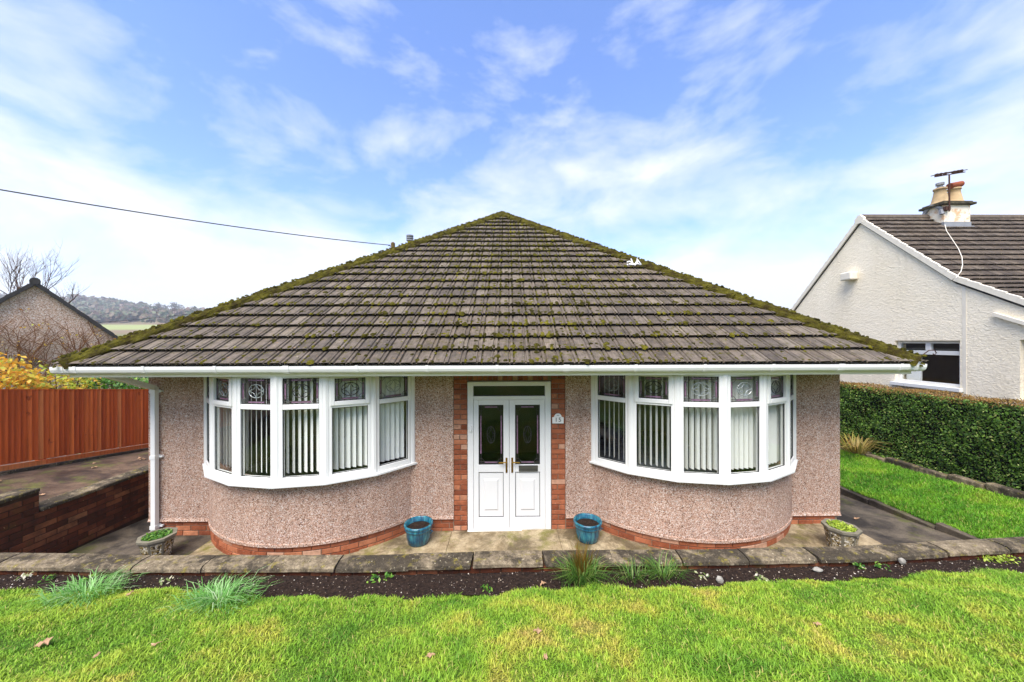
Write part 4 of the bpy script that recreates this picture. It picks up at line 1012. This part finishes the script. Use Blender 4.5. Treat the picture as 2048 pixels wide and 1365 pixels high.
for i in range(150):
    y = random.uniform(-2, 7); z = random.choice([random.uniform(.4, 1.7), 1.8]); p = Vector((7.86, y, z)); d = Vector((random.uniform(-1, -.3), random.uniform(-.5, .5), random.uniform(.3, 1.2))).normalized()*random.uniform(.06, .15); sb.tube([p, p+d*.6, p+d+Vector((0, 0, .02))], [.004, .003, .0015], 4)
sb.build('stray_twigs', M['bark'], hd)['kind'] = 'stuff'
n = 26000; y = rng.uniform(-2.5, 8.5, n); u_ = rng.uniform(-.07, .76, n); P = np.stack([7.82+np.maximum(u_, 0)+rng.normal(0, .015, n), y, hz_top(y)-.03+np.minimum(u_, 0)+.02*np.sin(y*5)+rng.normal(0, .014, n)], 1)
fast('trimmed_top', *leaves(P, .03, np.tile([[-.2, -.2, 1]], (n, 1)), .5, 1.2), M['hedge_top'], hd)['kind'] = 'stuff'
# rough stone edging at the foot of the hedge
y = -1.1; k = 0
edg = thing('stone_edging', (7.55, 3, .3), 'uneven row of low stones edging the side lawn under the hedge', 'edging')
while y < 7.5:
    l = random.uniform(.28, .6); b = MB(); xx = 7.53+random.uniform(-.02, .02); zt = float(rl_z(7.5, y))+random.uniform(.05, .11)
    b.box(xx, xx+.14, y, y+l-.012, .1, zt); b.build('stone', M['coping'], edg, bevel=.02); y += l
n = 3000; P = np.stack([rng.uniform(7.6, 7.95, n), rng.uniform(-1.2, 7, n), np.zeros(n)], 1); P[:, 2] = .37+rng.uniform(0, .09, n)*(P[:, 0] < 7.8)
tag(fast('ground_cover', *leaves(P, .04, np.tile([[-.3, -.3, 1.]], (n, 1))), M['hedge'], off=(7.75, 3, .36)), 'dark ivy ground cover between stone edging and hedge', 'ground cover', kind='stuff')
def tuft(name, c, n, h, spread, mat, label, cat, lean=(.5, 1.3), w=.004, group=None):
    t = thing(name, c, label, cat, group); P = np.array([c])+np.stack([rng.normal(0, spread, n), rng.normal(0, spread*.7, n), np.zeros(n)], 1)
    dirs = np.arctan2(P[:, 1]-c[1], P[:, 0]-c[0])+rng.normal(0, .5, n)
    fast('blades', *blades(P, h*rng.uniform(.55, 1.2, n), w*rng.uniform(.6, 1.2, n), rng.uniform(*lean, n), .9, dirs), mat, t); return t
tuft('strap_leaf_plant', (7.45, 2.2, .42), 110, .42, .1, M['straw'], 'straw coloured strap leaf plant drooping over the lawn by the hedge', 'plant', (.7, 1.8), .012)

# hedge across the road, seen only in the glass
fh = thing('roadside_hedge', (0, -17, 1.56), 'tall leafy hedge across the road facing the bungalow', 'hedge')
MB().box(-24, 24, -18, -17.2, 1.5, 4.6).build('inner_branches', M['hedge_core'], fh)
n = 26000; P = np.stack([rng.uniform(-24, 24, n), -17.1+rng.normal(0, .12, n), rng.uniform(1.6, 4.9, n)], 1)
fast('leaves', *leaves(P, .17, np.tile([[0, 1, .4]], (n, 1)), .6, .9), M['green_leaf'], fh)['kind'] = 'stuff'

# ------------------------------------------------------------------ pots and planters
def pot(x, y, z, label):
    t = thing('glazed_pot', (x, y, z), label, 'plant pot', 'blue glazed pots by the door')
    MB().lathe([(0, .0), (.135, .0), (.148, .012), (.165, .1), (.172, .175), (.176, .19), (.187, .196), (.19, .212), (.182, .222), (.192, .232), (.2, .25), (.196, .268), (.182, .272), (.17, .262), (.166, .2), (.16, .19)], (x, y, z), 32).build('pot', M['glaze'], t, smooth=True)
    MB().lathe([(.163, .205), (.1, .212), (.0, .209)], (x, y, z), 20).build('compost', M['soil'], t)
    MB().tube([(x+.172, y-.02, z+.17), (x+.2, y-.025, z+.155), (x+.172, y-.025, z+.13)], .01, 6).build('lug', M['glaze'], t)
pot(-1.25, -.27, path_z(-1.25, -.2)+.014, 'blue glazed pot of bare soil beside the left door pier and bow window')
pot(1.12, -.28, path_z(1.12, -.2)+.014, 'blue glazed pot of bare soil below the house number sign')
def planter(x, y, z, label, leafm, rot):
    t = thing('octagonal_planter', (x, y, z), label, 'planter', 'pebbled octagonal planters')
    n = 8; r0, r1, h = .135, .19, .30
    MB().lathe([(0, 0), (r0, 0), (r1-.008, h-.03)], (x, y, z), 8, rot).build('body', M['planter'], t)
    MB().lathe([(r1-.014, h-.03), (r1+.012, h-.03), (r1+.014, h), (r1-.03, h+.002), (r1-.04, h-.05), (.02, h-.055)], (x, y, z), 8, rot).build('rim', M['planter'], t)
    for i in range(8):
        a0, a1 = rot+2*math.pi*i/8, rot+2*math.pi*(i+1)/8; vs = []
        for (s, zz_) in ((.12, .02), (.88, .02), (.88, .24), (.12, .24)):
            rr = (r0+(r1-.008-r0)*zz_/(h-.03))+.004; a = (math.cos(a0)*(1-s)+math.cos(a1)*s, math.sin(a0)*(1-s)+math.sin(a1)*s); vs.append((x+a[0]*rr, y+a[1]*rr, z+zz_))
        vs2 = [(x+(vx-x)*.96, y+(vy-y)*.96, vz) for vx, vy, vz in vs]
        MB().add(vs+vs2, [(0, 1, 2, 3), (0, 4, 5, 1), (1, 5, 6, 2), (2, 6, 7, 3), (3, 7, 4, 0)]).build('pebble_panel', M['pebble_panel'], t)
    MB().lathe([(.15, h-.04), (.0, h-.035)], (x, y, z), 12).build('compost', M['soil'], t)
    k = 420; a = rng.uniform(0, 6.28, k); r = .145*np.sqrt(rng.uniform(0, 1, k)); P = np.stack([x+r*np.cos(a), y+r*np.sin(a), z+h-.03+rng.uniform(0, .045, k)], 1)
    fast('plants', *leaves(P, .032, np.tile([[0, -.2, 1.]], (k, 1)), .6, .7), leafm, t)
planter(-4.61, -.52, path_z(-4.6, -.6), 'octagonal pebbled planter of green seedlings in front of the downpipe', M['green_leaf'], .3)
planter(4.40, -.62, path_z(4.40, -.6)+.004, 'octagonal pebbled planter of yellow green plants beside the side path', leafy('lime_leaf', [(0, '#6f8a1c'), (.5, '#9cb32e'), (1, '#c3cf5a')]), .1)

# ------------------------------------------------------------------ bed plants, stones, fallen leaves
lz = lambda x, y: float(lawn_z(x, max(0, float(lawn_edge(x))-y)))
tuft('grass_clump', (-3.95, -1.86, lz(-3.95, -1.86)), 420, .13, .13, M['tuft'], 'silvery green grass clump spilling over the bed edge nearest the retaining wall', 'grass clump', (.7, 1.6), .0035, 'silvery grass clumps in the lawn')
tuft('grass_clump', (-2.62, -1.98, lz(-2.62, -1.98)), 460, .13, .12, M['tuft'], 'silvery green grass clump in the lawn in front of the bow window', 'grass clump', (.7, 1.6), .0035, 'silvery grass clumps in the lawn')
tuft('sedge_clump', (.75, -1.64, .38), 300, .2, .085, M['tuft2'], 'tall dark green clump with rusty tips against the garden wall', 'plant', (.4, 1.4), .004)
t = tuft('rusty_stems', (.76, -1.55, .38), 120, .3, .05, M['rusty_blade'], 'upright rusty brown stems rising above the garden wall coping', 'plant', (.1, .4), .004)
tuft('sedge_clump', (1.27, -1.62, .38), 110, .14, .07, M['tuft2'], 'thin arching green clump next to the tall rusty tipped clump', 'plant', (.6, 1.4), .0035)
tuft('sedge_clump', (1.6, -1.6, .38), 150, .16, .07, M['tuft2'], 'arching green clump under the wall in front of bow window by the side path', 'plant', (.6, 1.4), .0035)
for i, (x, y) in enumerate(((-5.0, -1.5), (-4.72, -1.52), (-4.3, -1.55), (-3.47, -1.6), (-1.37, -1.57), (-1.24, -1.55), (2.58, -1.64), (4.0, -1.48), (3.78, -1.47), (2.0, -1.6), (-.2, -1.74))):
    c = bed_pt(x, .5); k = 16; t = thing('seedling_weed', (x, y, c[2]-.005), ('small leafy green weed growing in the dark bed' if i % 3 else 'small whitish pale leaved weed growing in the dark bed'), 'weed', 'weeds in the flower bed')
    P = np.array([[x, y, c[2]]])+np.stack([rng.normal(0, .03, k), rng.normal(0, .025, k), rng.uniform(.0, .045, k)], 1)
    fast('leaves', *leaves(P, .042, np.tile([[0, -.3, 1.]], (k, 1)), .5, .7), M['green_leaf'] if i % 3 else M['pale_leaf'], t)
c = bed_pt(5.57, .2); k = 160; t = thing('stonecrop', (5.45, -1.36, c[2]), 'low yellow green stonecrop mat spreading beside the garden wall', 'plant')
P = np.array([[5.45, -1.36, c[2]]])+np.stack([rng.normal(0, .1, k), rng.normal(0, .04, k), rng.uniform(0, .035, k)], 1); fast('leaves', *leaves(P, .03, np.tile([[0, -.2, 1.]], (k, 1)), .6, .8), bpy.data.materials['lime_leaf'], t)
def rock(name, c, r, mat, label, cat, group=None):
    bm = bmesh.new(); bmesh.ops.create_icosphere(bm, subdivisions=2, radius=1)
    for v in bm.verts: v.co = Vector((v.co.x*r[0], v.co.y*r[1], v.co.z*r[2]))*(1+.3*noise.noise(v.co*1.7+Vector(c)*3))
    me = bpy.data.meshes.new(name); bm.to_mesh(me); bm.free(); o = inst(name, me, mat, None, Matrix.Translation(c)); return tag(o, label, cat, group)
rock('bed_stone', (2.13, -1.69, .405), (.035, .025, .04), M['rock'], 'upright pale stone at the lawn edge of flower bed', 'stone', 'pale stones in the flower bed')
rock('bed_stone', (3.27, -1.53, .39), (.05, .03, .022), M['rock'], 'flat white stone lying in the middle of flower bed', 'stone', 'pale stones in the flower bed')
rock('bed_stone', (4.30, -1.42, .40), (.035, .028, .035), M['rock'], 'grey brown rounded stone in the bed under coping near side path', 'stone', 'pale stones in the flower bed')
def dead_leaf(x, y, s, label, z=None):
    z = (lz(x, y)+.03) if z is None else z; n = 11; out = []
    for i in range(n):
        a = 2*math.pi*i/n; r = s*(1 if i % 2 == 0 else .62)*random.uniform(.75, 1.1); out.append((r*math.cos(a), r*.6*math.sin(a), random.uniform(-.2, .35)*s))
    vs = [(0, 0, .12*s)]+out; vs += [(a, b_, c_-.002) for a, b_, c_ in vs]; n1 = n+1
    fs = [(0, 1+i, 1+(i+1) % n) for i in range(n)]+[(n1, n1+1+(i+1) % n, n1+1+i) for i in range(n)]+[(1+i, n1+1+i, n1+1+(i+1) % n, 1+(i+1) % n) for i in range(n)]
    me = bpy.data.meshes.new('fallen_leaf'); me.from_pydata(vs, [], fs)
    tag(inst('fallen_leaf', me, M['dead'], None, Matrix.Translation((x, y, z)) @ Matrix.Rotation(random.random()*6, 4, 'Z')), label, 'leaf', 'fallen leaves')
for x, y, s, lb_ in ((-3.37, -2.6, .075, 'large pale brown curled leaf lying on the lawn'), (-2.85, -2.73, .032, 'small dead leaf on open lawn'), (-2.55, -2.62, .04, 'rust brown narrow leaf on the lawn'), (-3.5, -1.9, .035, 'small dead leaf between two silvery grass clumps'), (.22, -2.54, .045, 'tan fallen leaf on the lawn straight before the front door'),
                     (.25, -2.84, .03, 'small dead leaf on open lawn'), (-.53, -2.8, .035, 'small dead leaf on open lawn'), (2.4, -2.5, .03, 'small dead leaf on open lawn')):
    dead_leaf(x, y, s, lb_)
dead_leaf(.35, -1.70, .045, 'pinkish fallen leaf on flower bed soil beside rusty tipped clump', .40)
dead_leaf(-5.55, .75, .06, 'pale fallen leaf lying on the dark path beside downpipe', path_z(-5.55, .75)+.01)
dead_leaf(5.35, .12, .055, 'whitish fallen leaf lying on the dark side path', path_z(5.35, .12)+.01)
for i in range(8):
    x, y = random.uniform(-7.4, -6.5), random.uniform(-.3, 1.9); dead_leaf(x, y, random.uniform(.03, .05), 'brown dead leaf scattered on the driveway beside the fence', drive_z(x, y)+.012)

# ------------------------------------------------------------------ left neighbour, shrubs, tree
ln = thing('vine_clad_house', (-17.5, 8, -.6), 'pebbledash gable house covered in bare vine stems beyond the fence', 'house')
# local frame: u along the gable, w towards the viewer side, z up
AP = Vector((-17.482, 8.0, 0)); GU = Vector((.602, .798, 0)); GW = Vector((.798, -.602, 0)); az_, sl_, hw = 4.93, 1.0, 2.7
HM = Matrix(((GU.x, GW.x, 0, AP.x), (GU.y, GW.y, 0, AP.y), (0, 0, 1, 0), (0, 0, 0, 1)))
def hbuild(b, *a, **k):
    b.v = [tuple(HM @ Vector(v)) for v in b.v]; b.f = [f_[::-1] for f_ in b.f]; return b.build(*a, **k)
def hex8(p, w0, w1, t): return MB().add([(p[0][0], w0, p[0][1]), (p[1][0], w0, p[1][1]), (p[1][0], w1, p[1][1]), (p[0][0], w1, p[0][1]), (p[0][0], w0, p[0][1]-t), (p[1][0], w0, p[1][1]-t), (p[1][0], w1, p[1][1]-t), (p[0][0], w1, p[0][1]-t)], [(0, 1, 2, 3), (7, 6, 5, 4), (0, 4, 5, 1), (1, 5, 6, 2), (2, 6, 7, 3), (3, 7, 4, 0)])
hbuild(MB().prism([(-.6, -hw), (-.6, hw), (az_-sl_*hw, hw), (az_, 0), (az_-sl_*hw, -hw)], -.3, 0, 'y'), 'gable_wall', M['dash_old'], ln)
for a, c in ((-hw, -hw+.3), (hw-.3, hw)): hbuild(MB().box(a, c, -8, -.3005, -.6, az_-sl_*hw), 'side_wall', M['dash_old'], ln)
lroof = hbuild(hex8([(0, az_+.1), (hw+.25, az_+.1-sl_*(hw+.25))], .1, -8, .1), 'roof', M['verge_dark'], ln)
hbuild(hex8([(-hw-.25, az_+.1-sl_*(hw+.25)), (-.001, az_+.1)], .1, -8, .1), 'roof_slope', M['verge_dark'], lroof)
for s in (-1, 1):
    for i in range(9):
        p0, p1 = (s*i*.32, az_+.15-sl_*i*.32), (s*(i+1)*.32, az_+.17-sl_*(i+1)*.32)
        hbuild(hex8([p0, p1] if s > 0 else [p1, p0], .16, -.1, .17), 'verge_tile', M['verge_dark'], lroof)
hbuild(MB().tube([(0, .18, az_+.14), (0, -8, az_+.14)], .13, 10), 'ridge_tile', M['verge_dark'], lroof)
# bare vine trained over the gable
vine = thing('bare_vine', (-16.5, 7.9, .3), 'tangle of bare brown climbing stems over the gable wall', 'climber')
vb = MB(); tips = []
def grow(p, d, L, r, lev):
    path = [Vector(p)]; dd = Vector(d)
    for i in range(6):
        dd = (dd+Vector((random.uniform(-.35, .35), random.uniform(-.08, .08), random.uniform(-.12, .3)))).normalized(); q = path[-1]+dd*L/6
        q.y = min(max(q.y, .04), .3)
        if q.z > az_-.05-sl_*abs(q.x)+.2: break
        path.append(q)
    if len(path) < 2: return
    vb.tube(path, [r*(1-.6*i/len(path)) for i in range(len(path))], 4, False); tips.append(HM @ path[-1])
    if lev:
        for k in range(3): grow(random.choice(path[1:]), (random.uniform(-1, 1), 0, random.uniform(.2, 1)), L*.7, r*.6, lev-1)
for i in range(30): grow((random.uniform(-2.2, 2.6), .1, random.uniform(.5, 1.8)), (random.uniform(-.7, .7), 0, 1), random.uniform(1.0, 1.7), .024, 2)
hbuild(vb, 'stems', M['vine'], vine)
tp = np.array([tuple(t) for t in tips]); sel = tp[rng.uniform(0, 1, len(tp)) < .3]; sel = np.repeat(sel, 3, 0)+rng.normal(0, .09, (len(sel)*3, 3))
fast('leaves', *leaves(sel, .09), M['yellow_leaf'], vine)
def shrub(name, c, rx, ry, rz, n, size, mat, label, stems=8, cat='shrub'):
    t = thing(name, (c[0], c[1], .3), label, cat); sb = MB(); ctr = []
    for i in range(stems):
        a = random.uniform(0, 6.28); tip = Vector((c[0]+rx*.8*math.cos(a)*random.random(), c[1]+ry*.8*math.sin(a)*random.random(), c[2]+rz*random.uniform(-.3, .9)))
        base = Vector((c[0]+random.uniform(-.2, .2), c[1]+random.uniform(-.1, .1), .3)); mid = base.lerp(tip, .5)+Vector((random.uniform(-.1, .1), 0, .1))
        sb.tube([base, mid, tip], [.025, .018, .006], 5)
    sb.build('stems', M['bark'], t)
    k = max(10, n//14); d = unit(rng.normal(size=(k, 3))); cc = np.array([c])+d*np.array([[rx, ry, rz]])*rng.uniform(.45, 1.0, (k, 1))
    P = np.repeat(cc, 14, 0)+rng.normal(0, .11, (k*14, 3)); fast('leaves', *leaves(P, size, np.tile([[0, -.5, .7]], (len(P), 1)), .6, 1.0), mat, t)
shrub('yellow_shrub', (-11.7, 2.9, 1.95), .95, .6, .55, 1500, .11, M['yellow_leaf'], 'golden yellow autumn shrub rising behind the orange fence', 10)
shrub('yellow_shrub', (-10.9, 3.6, 1.8), .75, .5, .42, 800, .1, leafy('gold_green_leaf', [(0, '#7d9a2c'), (.4, '#b5bd3c'), (.7, '#e0c94c'), (1, '#e0a03c')], .4), 'yellow green shrub between golden shrub and dark leafy bush', 8)
shrub('green_bush', (-10.1, 4.1, 1.66), .95, .5, .38, 1300, .09, M['green_leaf'], 'dark green leafy bush behind fence below the roof gutter end', 8)
shrub('pale_bush', (-9.3, 4.6, 1.6), .7, .4, .36, 900, .06, M['pale_leaf'], 'small leaved whitish bush above the fence end near the downpipe', 8)
bt = thing('bare_tree', (-19.2, 9.3, -.6), 'leafless tree with thin upswept twigs behind the vine clad house', 'tree')
tb = MB(); br2 = MB()
def limb(p, d, L, r, lev, mb):
    path = [Vector(p)]; dd = Vector(d).normalized()
    for i in range(5):
        dd = (dd+Vector((random.uniform(-.2, .2), random.uniform(-.2, .2), random.uniform(-.05, .22)))).normalized(); path.append(path[-1]+dd*L/5)
    mb.tube(path, [r*(1-.7*i/5) for i in range(6)], 5 if lev > 1 else 3, False)
    if lev:
        for k in range(4): limb(random.choice(path[2:]), dd+Vector((random.uniform(-.9, .9), random.uniform(-.6, .6), random.uniform(-.2, .5))), L*.62, r*.5, lev-1, br2)
tb.tube([(-20.2, 9.3, -.6), (-20.15, 9.25, 2.0), (-19.95, 9.3, 3.8)], [.17, .14, .1], 8); tb.build('trunk', M['bark'], bt)
for d in ((.9, -.1, .8), (.3, .2, 1), (-.7, .1, 1), (.6, -.4, 1), (1.0, .3, .45)): limb((-20.0, 9.3, 3.4), d, 1.9, .034, 3, br2)
br2.build('branches', M['bark'], bt)

# ------------------------------------------------------------------ wires
wr = MB(); A = Vector((-8.9, .9, 5.55)); A2 = Vector((-14, -2.2, 6.9)); B = Vector((-4.38, 8.0, 6.42))
def sag(a, b_, s, n=30): return [a.lerp(b_, t)-Vector((0, 0, s*4*t*(1-t))) for t in lsp(0, 1, n)]
WIRE_A = Vector((-10.215, 2.0, 5.961))
d_ = (WIRE_A-B); far = B+d_*1.9+Vector((0, 0, .55))
wr.tube(sag(far, B, .36), .014, 5)
tag(wr.build('telephone_wire', M['wire'], base=tuple(B)), 'thick black overhead wire sloping down to post behind roof', 'wire')
pp = thing('wire_post', (-4.3, 8.05, 3), 'short timber post holding the overhead wire behind the mossy hip', 'post')
MB().tube([(-4.3, 8.05, 3.4), (-4.3, 8.05, 6.5)], .075, 10).lathe([(.075, 6.5), (.05, 6.54), (0, 6.55)], (-4.3, 8.05, 0), 10).build('post', M['pole'], pp)
MB().tube([(-4.46, 8.0, 6.4), (-4.40, 8.0, 6.41), (-4.38, 8.03, 6.36), (-4.3, 8.04, 6.37)], .012, 5).build('hook', M['wire'], pp)
w2 = MB(); w2.tube(sag(Vector((-46, 30, 4.5)), Vector((-24, 30, 6.6)), .35), .022, 4); tag(w2.build('distant_wire', M['wire'], base=(-35, 30, 5)), 'faint thin wire crossing in front of the wooded hill', 'wire')

# ------------------------------------------------------------------ far hill
def hill_z(x, y):
    crest = float(np.interp(x, [-900, -560, -425, -377, -328, -294, -150, 0, 900], [50, 49, 44, 37, 31, 28, 18, 10, 8]))
    prof_ = float(np.interp(y, [20, 60, 100, 150, 185, 230, 290, 345, 420, 600], [-.9, 1.0, 5.0, 9.4, 12.5, .30*crest+10, .72*crest+4, crest, crest*.9, crest*.3]))
    return prof_+nz(x, y, .02, 2.2)*(1 if y > 190 else .1)
hb = MB(); hb.add(*grid(list(lsp(-770, 500, 128)), list(lsp(20, 600, 90)), hill_z)); struct(hb.build('hillside', M['hill'], smooth=True))
VV = []
P_ = []; S_ = []
for i in range(1500):
    y = random.uniform(192, 350); x = -y*random.uniform(.75, 1.5)-10
    if noise.noise(Vector((x*.02, y*.02, 8))) < -.25 and y < 300: continue
    hh = random.uniform(3, 6.5)*(1.25 if noise.noise(Vector((x*.012, y*.012, 3))) > .1 else .8); z = hill_z(x, y)
    P_.append((x, y, z)); S_.append(hh)
P_ = np.array(P_); S_ = np.array(S_); k = 44
P = np.repeat(P_, k, 0); s = np.repeat(S_, k); o_ = unit(rng.normal(size=(len(P), 3)))*rng.uniform(.3, 1, (len(P), 1)); P = P+o_*np.stack([s*.5, s*.5, s*.5], 1)+np.stack([s*0, s*0, s*.5], 1)
V, Fc = leaves(P, s*.4, np.tile([[.5, -.8, .6]], (len(P), 1)), .8, .8)
tag(fast('woodland', V, Fc, M['wood'], off=(-350, 280, 30)), 'distant mixed woodland covering the hill beyond the roofs', 'woodland', kind='stuff')
for i, (px_, hh) in enumerate(((-.985, 9), (-.965, 7.5), (-.94, 11), (-.925, 9), (-.89, 8), (-.87, 7))):
    y = 346; x = px_*(y+5.2); z = hill_z(x, y)
    t = thing('crest_tree', (x, y, z), 'small dark tree standing on the crest of the far hill', 'tree', 'trees along the hill crest')
    MB().tube([(x, y, z-.5), (x, y, z+hh*.6)], [.3, .12], 5).build('trunk', M['bark'], t)
    k = 220; P = np.array([[x, y, z+hh*.62]])+unit(rng.normal(size=(k, 3)))*rng.uniform(.3, 1, (k, 1))*np.array([[hh*.42, hh*.42, hh*.4]])
    fast('crown', *leaves(P, hh*.12), M['wood'], t)

# the damp valley air between here and the hill
hm_ = bpy.data.materials.new('haze'); hm_.use_nodes = True; hn = hm_.node_tree; hn.nodes.remove(hn.nodes['Principled BSDF'])
pv = hn.nodes.new('ShaderNodeVolumePrincipled'); pv.inputs['Color'].default_value = (.86, .9, .96, 1); pv.inputs['Density'].default_value = .0008; pv.inputs['Anisotropy'].default_value = .2
hn.links.new(pv.outputs[0], hn.nodes['Material Output'].inputs['Volume'])
hz_o = MB().box(-800, 800, -230, 800, -2.2, 62).build('haze', hm_)
tag(hz_o, 'thin pale haze softening the far hill', 'haze', kind='stuff')
